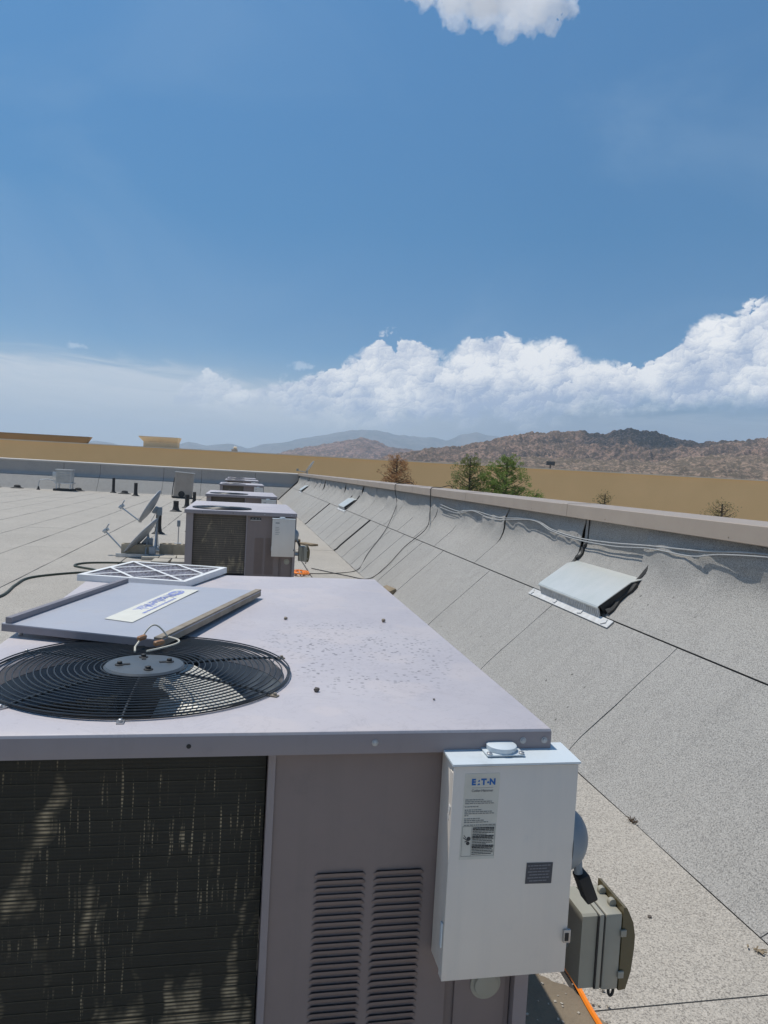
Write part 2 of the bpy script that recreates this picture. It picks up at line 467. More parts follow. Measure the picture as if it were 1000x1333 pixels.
M['louver_tan'] = simple('tan_metal', (0.42, 0.37, 0.32), (0.36, 0.31, 0.26), 3, 0.7)
M['hose'] = simple('dark_green_hose', (0.035, 0.045, 0.028), (0.05, 0.055, 0.035), 20, 0.5)
M['wire_white'] = simple('white_cable', (0.46, 0.46, 0.45), (0.36, 0.36, 0.35), 12, 0.5)
M['wood'] = simple('grey_wood', (0.30, 0.235, 0.155), (0.22, 0.17, 0.11), 16, 0.9, bs=0.5, bscale=50)
M['trunk'] = simple('bark', (0.13, 0.09, 0.06), (0.09, 0.065, 0.045), 20, 0.95, bs=0.6)


def leaf_mat(name, ca, cb_):
    mt, T, b, o = new_mat(name)
    v = T.n('ShaderNodeTexCoord').outputs['Object']
    col = T.mix(T.rng(T.noise(v, 3.0, 5, 0.65), 0.3, 0.7), ca, cb_)
    T.l(col, b.inputs['Base Color'])
    b.inputs['Roughness'].default_value = 0.6
    b.inputs['Specular IOR Level'].default_value = 0.3
    tr = T.n('ShaderNodeBsdfTranslucent')
    T.l(col, tr.inputs['Color'])
    mx = T.n('ShaderNodeMixShader')
    mx.inputs[0].default_value = 0.38
    T.l(b.outputs[0], mx.inputs[1])
    T.l(tr.outputs[0], mx.inputs[2])
    T.l(mx.outputs[0], o.inputs[0])
    return mt


M['leaf_g1'] = leaf_mat('olive_green_foliage', (0.25, 0.27, 0.085), (0.16, 0.185, 0.06))
M['leaf_g2'] = leaf_mat('bright_green_foliage', (0.24, 0.32, 0.07), (0.15, 0.215, 0.05))
M['leaf_br'] = leaf_mat('dead_brown_foliage', (0.46, 0.25, 0.11), (0.33, 0.18, 0.085))
M['leaf_dry'] = leaf_mat('dry_olive_foliage', (0.26, 0.21, 0.085), (0.17, 0.14, 0.06))
M['desert'] = simple('desert_soil', (0.36, 0.28, 0.19), (0.26, 0.21, 0.15), 0.02, 0.95, coords='P')
M['bounce_lot'] = simple('pale_bounce_concrete', (0.52, 0.49, 0.44), (0.45, 0.42, 0.38), 0.05, 0.95, coords='P')  # kept pale to throw light back at the tan wall
M['stone'] = simple('dark_pebble', (0.08, 0.065, 0.055), (0.13, 0.11, 0.09), 60, 0.8)


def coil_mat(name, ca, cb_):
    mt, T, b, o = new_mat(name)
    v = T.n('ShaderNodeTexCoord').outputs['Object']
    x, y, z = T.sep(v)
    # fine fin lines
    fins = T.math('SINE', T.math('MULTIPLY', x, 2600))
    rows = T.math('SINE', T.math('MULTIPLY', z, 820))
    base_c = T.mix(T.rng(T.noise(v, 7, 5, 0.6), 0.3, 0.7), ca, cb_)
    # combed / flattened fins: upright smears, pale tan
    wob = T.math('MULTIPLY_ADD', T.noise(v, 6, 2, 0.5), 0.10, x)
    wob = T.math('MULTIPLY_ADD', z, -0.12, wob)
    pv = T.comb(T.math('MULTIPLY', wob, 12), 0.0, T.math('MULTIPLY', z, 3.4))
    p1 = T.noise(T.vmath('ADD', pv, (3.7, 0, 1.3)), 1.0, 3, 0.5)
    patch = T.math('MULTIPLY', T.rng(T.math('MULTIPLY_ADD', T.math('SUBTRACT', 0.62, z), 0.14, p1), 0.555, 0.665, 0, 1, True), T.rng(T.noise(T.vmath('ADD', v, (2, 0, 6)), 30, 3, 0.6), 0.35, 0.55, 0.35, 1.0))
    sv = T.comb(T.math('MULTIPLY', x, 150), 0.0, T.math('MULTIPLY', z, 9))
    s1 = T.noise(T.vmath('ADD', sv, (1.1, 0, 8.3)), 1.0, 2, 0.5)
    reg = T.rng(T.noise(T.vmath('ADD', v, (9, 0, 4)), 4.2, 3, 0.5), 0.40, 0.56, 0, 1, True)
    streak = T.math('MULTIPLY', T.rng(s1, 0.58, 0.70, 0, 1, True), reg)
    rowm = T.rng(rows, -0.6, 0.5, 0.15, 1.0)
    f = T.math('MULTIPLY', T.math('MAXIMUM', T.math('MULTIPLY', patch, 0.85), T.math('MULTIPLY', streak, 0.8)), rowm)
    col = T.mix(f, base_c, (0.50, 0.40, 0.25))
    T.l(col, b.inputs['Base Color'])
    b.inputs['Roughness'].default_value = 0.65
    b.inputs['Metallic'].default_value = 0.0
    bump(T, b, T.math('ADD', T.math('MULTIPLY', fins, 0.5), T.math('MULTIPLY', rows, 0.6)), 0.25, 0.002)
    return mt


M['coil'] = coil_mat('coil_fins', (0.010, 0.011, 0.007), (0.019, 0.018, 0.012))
M['coil_lit'] = coil_mat('lit_coil_fins', (0.15, 0.125, 0.10), (0.11, 0.092, 0.074))  # paler copy of the coil colour, standing for brighter light farther back
M['coil_bar'] = simple('coil_bar', (0.050, 0.048, 0.034), (0.022, 0.022, 0.015), 22, 0.55, 0.2)


# ------------------------------------------------------------------ mesh builder
class MB:
    def __init__(self):
        self.v, self.f = [], []

    def add(self, verts, faces):
        o = len(self.v)
        self.v.extend([tuple(p) for p in verts])
        self.f.extend([tuple(i + o for i in f) for f in faces])
        return self

    def box(self, c, s, rot=None, bev=0.0):
        if bev > 0:
            bm = bmesh.new()
            bmesh.ops.create_cube(bm, size=1.0)
            for v in bm.verts:
                v.co = Vector((v.co.x * s[0], v.co.y * s[1], v.co.z * s[2]))
            bmesh.ops.bevel(bm, geom=bm.edges[:], offset=bev, segments=2, affect='EDGES', profile=0.5)
            bm.verts.index_update()
            vs = [v.co.copy() for v in bm.verts]
            fs = [[v.index for v in f.verts] for f in bm.faces]
            bm.free()
        else:
            vs = [Vector((a * s[0] / 2, b * s[1] / 2, e_ * s[2] / 2)) for a in (-1, 1) for b in (-1, 1) for e_ in (-1, 1)]
            fs = [(0, 1, 3, 2), (4, 6, 7, 5), (0, 4, 5, 1), (2, 3, 7, 6), (0, 2, 6, 4), (1, 5, 7, 3)]
        if rot is not None:
            vs = [rot @ v for v in vs]
        c = Vector(c)
        return self.add([v + c for v in vs], fs)

    def bx(self, x0, x1, y0, y1, z0, z1, bev=0.0):
        return self.box(((x0 + x1) / 2, (y0 + y1) / 2, (z0 + z1) / 2), (abs(x1 - x0), abs(y1 - y0), abs(z1 - z0)), None, bev)

    def tube(self, pts, r, n=8, closed=False, cap=True):
        pts = [Vector(p) for p in pts]
        N = len(pts)
        rr = r if isinstance(r, (list, tuple)) else [r] * N
        rings = []
        prev = None
        for i, p in enumerate(pts):
            if closed:
                t = pts[(i + 1) % N] - pts[i - 1]
            else:
                t = pts[min(i + 1, N - 1)] - pts[max(i - 1, 0)]
            t = t.normalized()
            if prev is None:
                a = Vector((0, 0, 1)) if abs(t.z) < 0.9 else Vector((1, 0, 0))
                u = t.cross(a).normalized()
            else:
                u = (prev - t * prev.dot(t)).normalized()
            prev = u
            w = t.cross(u)
            rings.append([p + (u * math.cos(2 * math.pi * k / n) + w * math.sin(2 * math.pi * k / n)) * rr[i] for k in range(n)])
        vs = [q for ring in rings for q in ring]
        fs = []
        for i in range(N if closed else N - 1):
            j = (i + 1) % N
            for k in range(n):
                fs.append((i * n + k, i * n + (k + 1) % n, j * n + (k + 1) % n, j * n + k))
        if cap and not closed:
            fs.append(tuple(range(n - 1, -1, -1)))
            fs.append(tuple((N - 1) * n + k for k in range(n)))
        return self.add(vs, fs)

    def lathe(self, prof, axis_o, axis=(0, 0, 1), n=24):
        """prof: (radius, height along axis)"""
        ax = Vector(axis).normalized()
        a = Vector((1, 0, 0)) if abs(ax.x) < 0.9 else Vector((0, 1, 0))
        u = ax.cross(a).normalized()
        w = ax.cross(u)
        o = Vector(axis_o)
        vs, fs = [], []
        for r_, h in prof:
            for k in range(n):
                t = 2 * math.pi * k / n
                vs.append(o + ax * h + (u * math.cos(t) + w * math.sin(t)) * max(r_, 1e-5))
        for i in range(len(prof) - 1):
            for k in range(n):
                fs.append((i * n + k, i * n + (k + 1) % n, (i + 1) * n + (k + 1) % n, (i + 1) * n + k))
        fs.append(tuple(range(n - 1, -1, -1)))
        fs.append(tuple((len(prof) - 1) * n + k for k in range(n)))
        return self.add(vs, fs)

    def prism(self, poly, axis, a0, a1):
        """extrude a 2-D polygon along axis 0/1/2; poly coords fill the other two axes in order"""
        def pt(p, a):
            q = list(p)
            q.insert(axis, a)
            return q
        n = len(poly)
        vs = [pt(p, a0) for p in poly] + [pt(p, a1) for p in poly]
        fs = [tuple(range(n - 1, -1, -1)), tuple(range(n, 2 * n))]
        for i in range(n):
            j = (i + 1) % n
            fs.append((i, j, n + j, n + i))
        return self.add(vs, fs)

    def mesh(self, name, mat, smooth=True, ang=0.6):
        me = bpy.data.meshes.new(name)
        me.from_pydata(self.v, [], self.f)
        bm = bmesh.new()
        bm.from_mesh(me)
        bmesh.ops.recalc_face_normals(bm, faces=bm.faces[:])
        bm.to_mesh(me)
        bm.free()
        if smooth:
            me.polygons.foreach_set('use_smooth', [True] * len(me.polygons))
            me.set_sharp_from_angle(angle=ang)
        if mat is not None:
            me.materials.append(mat)
        return me

    def build(self, name, mat, parent=None, loc=None, smooth=True, ang=0.6):
        return link(name, self.mesh(name, mat, smooth, ang), parent, loc)


def link(name, me, parent=None, loc=None, rot=None):
    o = bpy.data.objects.new(name, me)
    COL.objects.link(o)
    if parent is not None:
        o.parent = parent
    if loc is not None:
        o.location = loc
    if rot is not None:
        o.rotation_euler = rot
    return o


def tag(o, label=None, cat=None, group=None, kind=None):
    if label:
        o['label'] = label
    if cat:
        o['category'] = cat
    if group:
        o['group'] = group
    if kind:
        o['kind'] = kind
    return o


def thing(name, label, cat, loc=(0, 0, 0), rot=(0, 0, 0), group=None):
    o = bpy.data.objects.new(name, None)
    COL.objects.link(o)
    o.empty_display_size = 0.1
    o.location = loc
    o.rotation_euler = rot
    return tag(o, label, cat, group)


def copy_tree(o, parent=None):
    c_ = o.copy()
    COL.objects.link(c_)
    if parent is not None:
        c_.parent = parent
    for ch in list(o.children):
        copy_tree(ch, c_)
    return c_


def text_mesh(s, size, bold=0.0, extrude=0.0004):
    cu = bpy.data.curves.new('t', 'FONT')
    cu.body = s
    cu.size = size
    cu.offset = bold
    cu.extrude = extrude
    cu.align_x = 'CENTER'
    cu.align_y = 'CENTER'
    cu.resolution_u = 3
    o = bpy.data.objects.new('t', cu)
    COL.objects.link(o)
    dg = bpy.context.evaluated_depsgraph_get()
    me = bpy.data.meshes.new_from_object(o.evaluated_get(dg))
    bpy.data.objects.remove(o)
    return me


# ------------------------------------------------------------------ noise for terrain
def vnoise(x, y, seed):
    xi, yi = np.floor(x).astype(np.int64), np.floor(y).astype(np.int64)
    fx, fy = x - xi, y - yi
    fx, fy = fx * fx * (3 - 2 * fx), fy * fy * (3 - 2 * fy)

    def h(a, b):
        k = (a * 374761393 + b * 668265263 + seed * 1274126177) & 0x7fffffff
        k = ((k ^ (k >> 13)) * 1274126177) & 0x7fffffff
        return ((k ^ (k >> 16)) & 0xffff) / 65535.0
    return (h(xi, yi) * (1 - fx) + h(xi + 1, yi) * fx) * (1 - fy) + (h(xi, yi + 1) * (1 - fx) + h(xi + 1, yi + 1) * fx) * fy


def fbm(x, y, seed, oct_=5, gain=0.5):
    s, a, t = 0, 1.0, 0
    for k in range(oct_):
        s = s + a * vnoise(x * 2 ** k, y * 2 ** k, seed + k * 17)
        t += a
        a *= gain
    return s / t


def boulders(x, y, size, seed):
    """rounded stones: 0..1 height"""
    X, Y = x / size, y / size
    xi, yi = np.floor(X).astype(np.int64), np.floor(Y).astype(np.int64)
    best = np.zeros_like(X)
    for a in (-1, 0, 1):
        for b in (-1, 0, 1):
            cx_, cy_ = xi + a, yi + b

            def h(s):
                k = (cx_ * 374761393 + cy_ * 668265263 + (seed + s) * 1274126177) & 0x7fffffff
                k = ((k ^ (k >> 13)) * 1274126177) & 0x7fffffff
                return ((k ^ (k >> 16)) & 0xffff) / 65535.0
            px, py, pr = cx_ + h(1), cy_ + h(2), 0.25 + 0.6 * h(3) ** 2
            dd = 1 - ((X - px) ** 2 + (Y - py) ** 2) / pr ** 2
            best = np.maximum(best, np.sqrt(np.clip(dd, 0, 1)) * pr)
    return best


# ------------------------------------------------------------------ ground and hills
GZ = -5.6
g = MB()
gn = 96
rings = [0.5, 60, 300, 900, 2500, 5000, 9000]
vs = [(0, 0, GZ)]
for r_ in rings:
    for k in range(gn):
        t = 2 * math.pi * k / gn
        vs.append((r_ * math.cos(t), r_ * math.sin(t), GZ))
fs = [(0, 1 + k, 1 + (k + 1) % gn) for k in range(gn)]
for i in range(len(rings) - 1):
    for k in range(gn):
        a, b_ = 1 + i * gn, 1 + (i + 1) * gn
        fs.append((a + k, b_ + k, b_ + (k + 1) % gn, a + (k + 1) % gn))
g.add(vs, fs)
tag(g.build('ground', M['desert'], smooth=False), kind='structure')


bounce_lot = MB()  # unseen pale ground added to bounce light onto the tan wall
bounce_lot.bx(-200, 160, -60, 75, GZ - 0.1, GZ + 0.02)
tag(bounce_lot.build('unseen_bounce_lot', M['bounce_lot'], smooth=False), kind='structure')


def hill_mat(name, rock, rock2, shrub, scale, shr=0.5):
    mt, T, b, o = new_mat(name)
    p = T.n('ShaderNodeNewGeometry').outputs['Position']
    n1 = T.noise(p, scale, 5, 0.7)
    n2 = T.noise(T.vmath('ADD', p, (50, 20, 7)), scale * 0.16, 5, 0.6)
    n3 = T.noise(T.vmath('ADD', p, (11, 3, 70)), scale * 2.3, 2, 0.5)
    n4 = T.noise(T.vmath('ADD', p, (5, 80, 3)), scale * 0.05, 4, 0.6)
    col = T.mix(T.rng(n2, 0.3, 0.7), rock, rock2)
    col = T.mix(T.rng(n4, 0.45, 0.65, 0, 0.45, True), col, tuple(x * 0.5 for x in rock2))
    f = T.rng(T.math('MULTIPLY_ADD', T.math('SUBTRACT', n2, 0.5), -0.5, n1), 0.60 - shr * 0.3, 0.66 - shr * 0.25, 0, 1, True)
    col = T.mix(T.math('MULTIPLY', f, 0.85), col, shrub)
    col = T.mix(T.rng(n3, 0.58, 0.72, 0, 0.5), col, tuple(x * 1.4 for x in rock))
    T.l(col, b.inputs['Base Color'])
    b.inputs['Roughness'].default_value = 0.95
    b.inputs['Specular IOR Level'].default_value = 0.1
    return mt


def terrain(name, prof, D, depth, mat, cols, rows, a0, a1, seed, rug=0.25, bould=None, back=0.6):
    """ridge of hills: profile (azimuth, elevation in degrees) at distance D, with a front and a back slope"""
    azs = np.linspace(a0, a1, cols)
    pa = np.array([p[0] for p in prof])
    pe = np.array([p[1] for p in prof])
    ridge = D * np.tan(np.radians(np.interp(azs, pa, pe))) + 1.55
    t = np.concatenate([np.linspace(0, 1, rows), np.linspace(1, 1 + back, rows // 3)[1:]])
    A, T_ = np.meshgrid(np.radians(azs), t, indexing='ij')
    Rd = D - depth + depth * T_
    X, Y = Rd * np.sin(A), Rd * np.cos(A)
    sc = 1.0 / (depth * 0.5)
    warp = fbm(X * sc * 2, Y * sc * 2, seed + 5, 4)
    rise = np.where(T_ <= 1, np.clip(T_ + (warp - 0.5) * 0.7 * T_ * (1 - T_) * 2, 0, 1) ** 1.25, 1 - (T_ - 1) / back * 1.0)
    gul = fbm(X * sc * 3.5, Y * sc * 3.5, seed, 6, 0.55)
    gul = 1 - np.abs(gul - 0.5) * 2
    top = ridge[:, None] - GZ
    amp = np.clip(T_ * (1.02 - np.clip(T_, 0, 1)) * 4, 0, 1)
    Z = GZ - 1.0 + (top + 1.0) * rise + (gul - 0.72) * top * rug * amp
    Z = Z + (fbm(X * sc * 14, Y * sc * 14, seed + 3, 4) - 0.5) * top * rug * 0.25 * np.clip(T_ * 3, 0, 1)
    if bould:
        for sz, am in bould:
            Z = Z + boulders(X, Y, sz, seed + int(sz)) * am * sz * np.clip(T_ * 4, 0, 1)
    nr = len(t)
    verts = np.stack([X, Y, Z], -1).reshape(-1, 3)
    i, j = np.meshgrid(np.arange(cols - 1), np.arange(nr - 1), indexing='ij')
    a = (i * nr + j).ravel()
    faces = np.stack([a, a + nr, a + nr + 1, a + 1], -1)
    me = bpy.data.meshes.new(name)
    me.vertices.add(len(verts))
    me.vertices.foreach_set('co', verts.ravel())
    me.loops.add(faces.size)
    me.loops.foreach_set('vertex_index', faces.ravel())
    me.polygons.add(len(faces))
    me.polygons.foreach_set('loop_start', np.arange(0, faces.size, 4))
    me.polygons.foreach_set('loop_total', np.full(len(faces), 4))
    me.update(calc_edges=True)
    me.materials.append(mat)
    return tag(link(name, me), kind='structure')


hm1 = hill_mat('boulder_hill', (0.345, 0.225, 0.165), (0.255, 0.165, 0.12), (0.07, 0.055, 0.038), 0.26, 0.62)
hm2 = hill_mat('pink_hill', (0.36, 0.23, 0.18), (0.27, 0.17, 0.14), (0.09, 0.072, 0.06), 0.12, 0.55)
hm3 = hill_mat('far_mountain', (0.20, 0.16, 0.13), (0.15, 0.125, 0.10), (0.07, 0.07, 0.05), 0.01, 0.5)
blue = [(-60, 0.6), (-25.15, 0.47), (-16.6, 0.83), (-11.22, 1.08), (-10.46, 1.35), (-9.15, 1.16), (-7.01, 0.74), (-4.96, 1.32), (-4.03, 1.67),
        (-2.63, 1.47), (-0.94, 1.74), (0.34, 1.41), (1.94, 1.92), (3.67, 2.2), (5.42, 2.66), (7.46, 3.13), (9.53, 3.42), (10.73, 3.25),
        (12.52, 3.06), (14.3, 3.09), (15.5, 2.85), (16.65, 3.38), (17.81, 3.61), (19.58, 3.35), (22.5, 2.84), (28.11, 2.51), (38.28, 2.0), (70, 1.2)]
pink = [(-4, -0.2), (0.84, 0.6), (2.56, 1.08), (4.87, 1.8), (7.21, 2.29), (8.97, 2.68), (10.17, 2.51), (11.38, 2.11), (13.18, 1.96), (16.74, 1.97), (22.57, 1.68), (30, 1.2)]
hill = [(6, -0.3), (9.67, 0.76), (12.0, 1.66), (14.36, 2.09), (16.71, 2.38), (19.02, 2.97), (20.17, 3.31), (22.44, 3.76), (25.81, 3.95),
        (27.47, 3.79), (28.0, 4.12), (28.8, 4.3), (29.61, 4.12), (30.94, 4.13), (31.74, 3.77), (33.82, 3.4), (35.3, 3.66), (36.28, 3.7),
        (38.18, 3.8), (42.7, 3.56), (55, 3.0), (75, 2.2)]
terrain('mountains', blue, 6600, 2200, hm3, 700, 40, -60, 70, 11, 0.35)
terrain('mountains', pink, 2000, 600, hm2, 520, 70, -4, 30, 23, 0.30, [(14, 0.35)])
terrain('hills', hill, 1050, 420, hm1, 1200, 190, 6, 75, 37, 0.40, [(5, 0.5), (11, 0.36)])
low = [(4, 0.15), (9, 0.5), (14, 0.95), (18, 1.5), (22, 1.85), (27, 1.9), (31, 2.0), (34, 2.5), (37, 2.7), (42, 2.6), (60, 2.0), (75, 1.5)]
terrain('hills', low, 620, 220, hill_mat('scrub_hill', (0.34, 0.24, 0.175), (0.25, 0.175, 0.125), (0.085, 0.07, 0.048), 0.3, 0.62), 800, 60, 4, 75, 51, 0.3, [(6, 0.4)])

# air: one closed box of thin haze round everything
hb = MB()
hb.bx(-9300, 9300, -9300, 9300, GZ - 1.0, 440)
hz_m = bpy.data.materials.new('haze_air')
hz_m.use_nodes = True
HT = NT(hz_m.node_tree)
ho = HT.n('ShaderNodeOutputMaterial')
hv = HT.n('ShaderNodeVolumePrincipled')
hv.inputs['Color'].default_value = (0.66, 0.83, 1.0, 1)
hv.inputs['Density'].default_value = 0.00018
hv.inputs['Anisotropy'].default_value = 0.0
HT.l(hv.outputs[0], ho.inputs['Volume'])
haze = hb.build('haze', hz_m, smooth=False)
tag(haze, kind='stuff')

# the cloud high in the view, well above the haze; its shadow lies on the hills
cc = Vector((318, 1058, 706))
rc_ = random.Random(12)
bm = bmesh.new()
for i in range(46):
    a = rc_.uniform(0, 6.283)
    q = rc_.random() ** 0.6
    p = Vector((128 * q * math.cos(a), 78 * q * math.sin(a), rc_.uniform(-26, 40) * (1 - 0.5 * q)))
    r_ = rc_.uniform(16, 38) * (1.1 - 0.45 * q)
    bmesh.ops.create_icosphere(bm, subdivisions=2, radius=r_, matrix=Matrix.Translation(p))
me = bpy.data.meshes.new('cloud')
bm.to_mesh(me)
bm.free()
cl_m = bpy.data.materials.new('cloud_vapour')
cl_m.use_nodes = True
CT = NT(cl_m.node_tree)
co_ = CT.n('ShaderNodeOutputMaterial')
cv_ = CT.n('ShaderNodeVolumeScatter')
cv_.inputs['Color'].default_value = (1, 1, 1, 1)
cv_.inputs['Density'].default_value = 0.026
cv_.inputs['Anisotropy'].default_value = 0.35
CT.l(cv_.outputs[0], co_.inputs['Volume'])
me.materials.append(cl_m)
cloud = tag(link('cloud', me, None, cc), kind='structure')
md = cloud.modifiers.new('merge', 'REMESH')
md.mode = 'VOXEL'
md.voxel_size = 2.6
tx = bpy.data.textures.new('puff', 'CLOUDS')
tx.noise_scale = 20.0
tx.noise_depth = 5
dm_ = cloud.modifiers.new('puff', 'DISPLACE')
dm_.texture = tx
dm_.strength = 30.0
dm_.mid_level = 0.55
tx2 = bpy.data.textures.new('wisp', 'CLOUDS')
tx2.noise_scale = 7.0
tx2.noise_depth = 4
dm2 = cloud.modifiers.new('wisp', 'DISPLACE')
dm2.texture = tx2
dm2.strength = 16.0
dm2.mid_level = 0.5
SC.cycles.volume_bounces = 6

# ------------------------------------------------------------------ roof and right parapet
TOE = 1.86
FARY = 37.2
PROF = [(0.0, 0.0), (0.05, 0.03), (0.12, 0.105)]     # (offset from toe, z)
for k in range(1, 9):
    x = 0.12 + (0.94 - 0.12) * k / 8
    PROF.append((x, 0.105 + (x - 0.12) * 0.912))
PROF += [(0.99, 0.905), (1.035, 0.965), (1.068, 1.03), (1.078, 1.09), (1.082, 1.16), (1.085, 1.23), (1.087, 1.30)]
MIDX = 0.693


def prof_z(x):
    for (xa, za), (xb, zb) in zip(PROF, PROF[1:]):
        if xa <= x <= xb:
            return za + (zb - za) * (x - xa) / (xb - xa)
    return PROF[-1][1]


LOWER = [p for p in PROF if p[0] < MIDX - 0.02] + [(MIDX, prof_z(MIDX))]
UPPER = [(MIDX + 0.008, prof_z(MIDX + 0.008))] + [p for p in PROF if p[0] > MIDX + 0.03]

roof = MB()
roof.bx(-26, TOE + 0.02, -6, FARY + 0.02, GZ - 0.2, -0.006)
roof_o = tag(roof.build('roof', M['tar'], smooth=False), kind='structure')


def flat_sheet(x0, x1, y0, y1, z, parent, mat, jit=0.0035, step=0.4, name='membrane_sheet'):
    ny = max(2, int((y1 - y0) / step))
    b = MB()
    top, pts = [], []
    for k in range(ny + 1):
        y = y0 + (y1 - y0) * k / ny
        pts.append((x0 + random.gauss(0, jit), y))
    for k in range(ny, -1, -1):
        y = y0 + (y1 - y0) * k / ny
        pts.append((x1 + random.gauss(0, jit), y))
    n = len(pts)
    vs = [(x, y, z) for x, y in pts] + [(x, y, -0.005) for x, y in pts]
    fs = []
    for k in range(ny):
        fs.append((k, 2 * ny + 1 - k, 2 * ny - k, k + 1))
    for i in range(n):
        j = (i + 1) % n
        fs.append((i, j, n + j, n + i))
    b.add(vs, fs)
    return b.build(name, mat, parent, smooth=False)


xe = 1.07
k = 0
while xe > -25.5:
    xs = xe - 0.94
    y = -5.9 + random.random() * 2
    while y < FARY - 0.1:
        L = random.uniform(7, 10.5)
        y2 = min(y + L, FARY - 0.012)
        if FARY - y2 < 1.5:
            y2 = FARY - 0.012
        flat_sheet(xs + 0.009, xe - 0.009, y, y2 - 0.011, random.uniform(0.001, 0.004), roof_o, M['roof_sheet'])
        y = y2
    xe = xs
    k += 1
# strip between the units and the toe of the slope
cuts = [-5.8, -2, 0.4, 1.93, 3.85, 5.5, 7.15, 8.98, 10.4, 12.3, 14.4, 16.6, 19.0, 21.2, 24, 27, 30, 33, 35.2, FARY - 0.02]
for a, b_ in zip(cuts, cuts[1:]):
    flat_sheet(1.082, TOE - 0.010, a + 0.0035, b_ - 0.0035, random.uniform(0.001, 0.004), roof_o, M['roof_sheet'], 0.003, 0.25)

par = thing('parapet_wall', 'grey membrane covered parapet with sloping base and beige metal cap along the right edge', 'parapet', (0, 0, 0))
b = MB()
core = [(TOE, -0.02)] + [(TOE + x + 0.012, z - 0.012) for x, z in PROF] + [(TOE + 1.26, 1.30), (TOE + 1.26, GZ - 0.2), (TOE, GZ - 0.2)]
b.prism(core, 1, -6, FARY + 1.05)
b.build('wall_core', M['tar'], par, smooth=False)


def cant_sheet(prof, y0, y1, parent, step, bulge=0.0, seed=0.0, far=False, x_end=None, mat='cant_sheet'):
    """a roofing sheet that follows the slope profile; y0..y1 along the wall. far: runs along x instead"""
    ny = max(2, int((y1 - y0) / step))
    th = 0.004
    vs, fs = [], []
    npf = len(prof)
    P_ = np.array(prof)
    for i in range(ny + 1):
        for j, (px, pz) in enumerate(prof):
            lim0, lim1 = y0, y1
            y = lim0 + (lim1 - lim0) * i / ny
            if i in (0, ny):
                y += 0.003 * math.sin(j * 2.1 + y0 * 7) + random.gauss(0, 0.0015)
            if x_end is not None:
                y = min(y, x_end + px)
            # local normal
            ta = P_[min(j + 1, npf - 1)] - P_[max(j - 1, 0)]
            ta = ta / np.linalg.norm(ta)
            nx, nz = -ta[1], ta[0]
            dsp = 0.0
            if bulge and pz > 0.85 and pz < 1.28:
                w = math.sin((pz - 0.85) / 0.43 * math.pi)
                q = float(fbm(np.array([y * 2.3 + seed]), np.array([pz * 3.0 + seed]), 91, 4)[0])
                dsp = bulge * w * max(0.0, (q - 0.34) * 3.0)
            if not far:
                vs.append((TOE + px + nx * dsp, y, pz + nz * dsp))
            else:
                vs.append((y, FARY + px + nx * dsp, pz + nz * dsp))
    for i in range(ny):
        for j in range(npf - 1):
            a = i * npf + j
            fs.append((a, a + 1, a + npf + 1, a + npf))
    me = MB().add(vs, fs).mesh('membrane_sheet', M[mat], False)
    bm = bmesh.new()
    bm.from_mesh(me)
    tot = Vector((0, 0, 0))
    for f in bm.faces:
        tot += f.normal * f.calc_area()
        f.smooth = True
    if tot.z < 0:
        bmesh.ops.reverse_faces(bm, faces=bm.faces[:])
    # turned-down edges, unshared so that they stay sharp
    for e in [e for e in bm.edges if e.is_boundary]:
        f0 = e.link_faces[0]
        n_ = f0.normal
        p, q = [v_.co.copy() for v_ in e.verts]
        nv = [bm.verts.new(p), bm.verts.new(q), bm.verts.new(q - n_ * 0.008), bm.verts.new(p - n_ * 0.008)]
        bm.faces.new(nv)
    bm.to_mesh(me)
    bm.free()
    return link('membrane_sheet', me, parent)


lowc = [-5.9, -2.5, 0.3, 2.2, 3.87, 5.52, 7.2, 9.0, 10.1, 11.3, 12.3, 13.35, 14.4, 15.4, 16.5, 17.7, 18.7, 19.9, 21.25, 22.3, 23.5, 24.5, 25.8, 27, 28.2, 29.3, 30.6, 31.8, 33, 34.2, 35.5, FARY + 1.1]
uppc = [-5.9, -3, -0.5, 1.2, 2.7, 4.89, 5.92, 7.76, 9.5, 10.7, 11.9, 13.1, 14.5, 15.9, 17.75, 19.4, 20.9, 22.5, 23.6, 24.9, 26, 27.4, 29, 30.2, 31.4, 32.6, 33.9, 35, FARY + 1.1]
for a, b_ in zip(lowc, lowc[1:]):
    cant_sheet(LOWER, a + (0.004 if a < 5 else 0.006 if a < 9 else 0.011), b_ - (0.004 if a < 5 else 0.006 if a < 9 else 0.011), par, 0.3 if a < 12 else 0.8, x_end=FARY)
for i, (a, b_) in enumerate(zip(uppc, uppc[1:])):
    cant_sheet(UPPER, a + (0.004 if a < 5 else 0.006 if a < 9 else 0.011), b_ - (0.004 if a < 5 else 0.006 if a < 9 else 0.011), par, 0.05 if 2 < b_ < 12 else 0.15, bulge=0.05 if not (a == 4.89) else 0.012, seed=i * 3.1, x_end=FARY)
# dark thick laps (open, tarred)
for y, r_ in ((14.4, 0.022), (21.25, 0.02)):
    MB().tube([(TOE + x - 0.004, y + 0.0, z + 0.006) for x, z in LOWER], r_, 6).build('tar_lap', M['tar'], par)

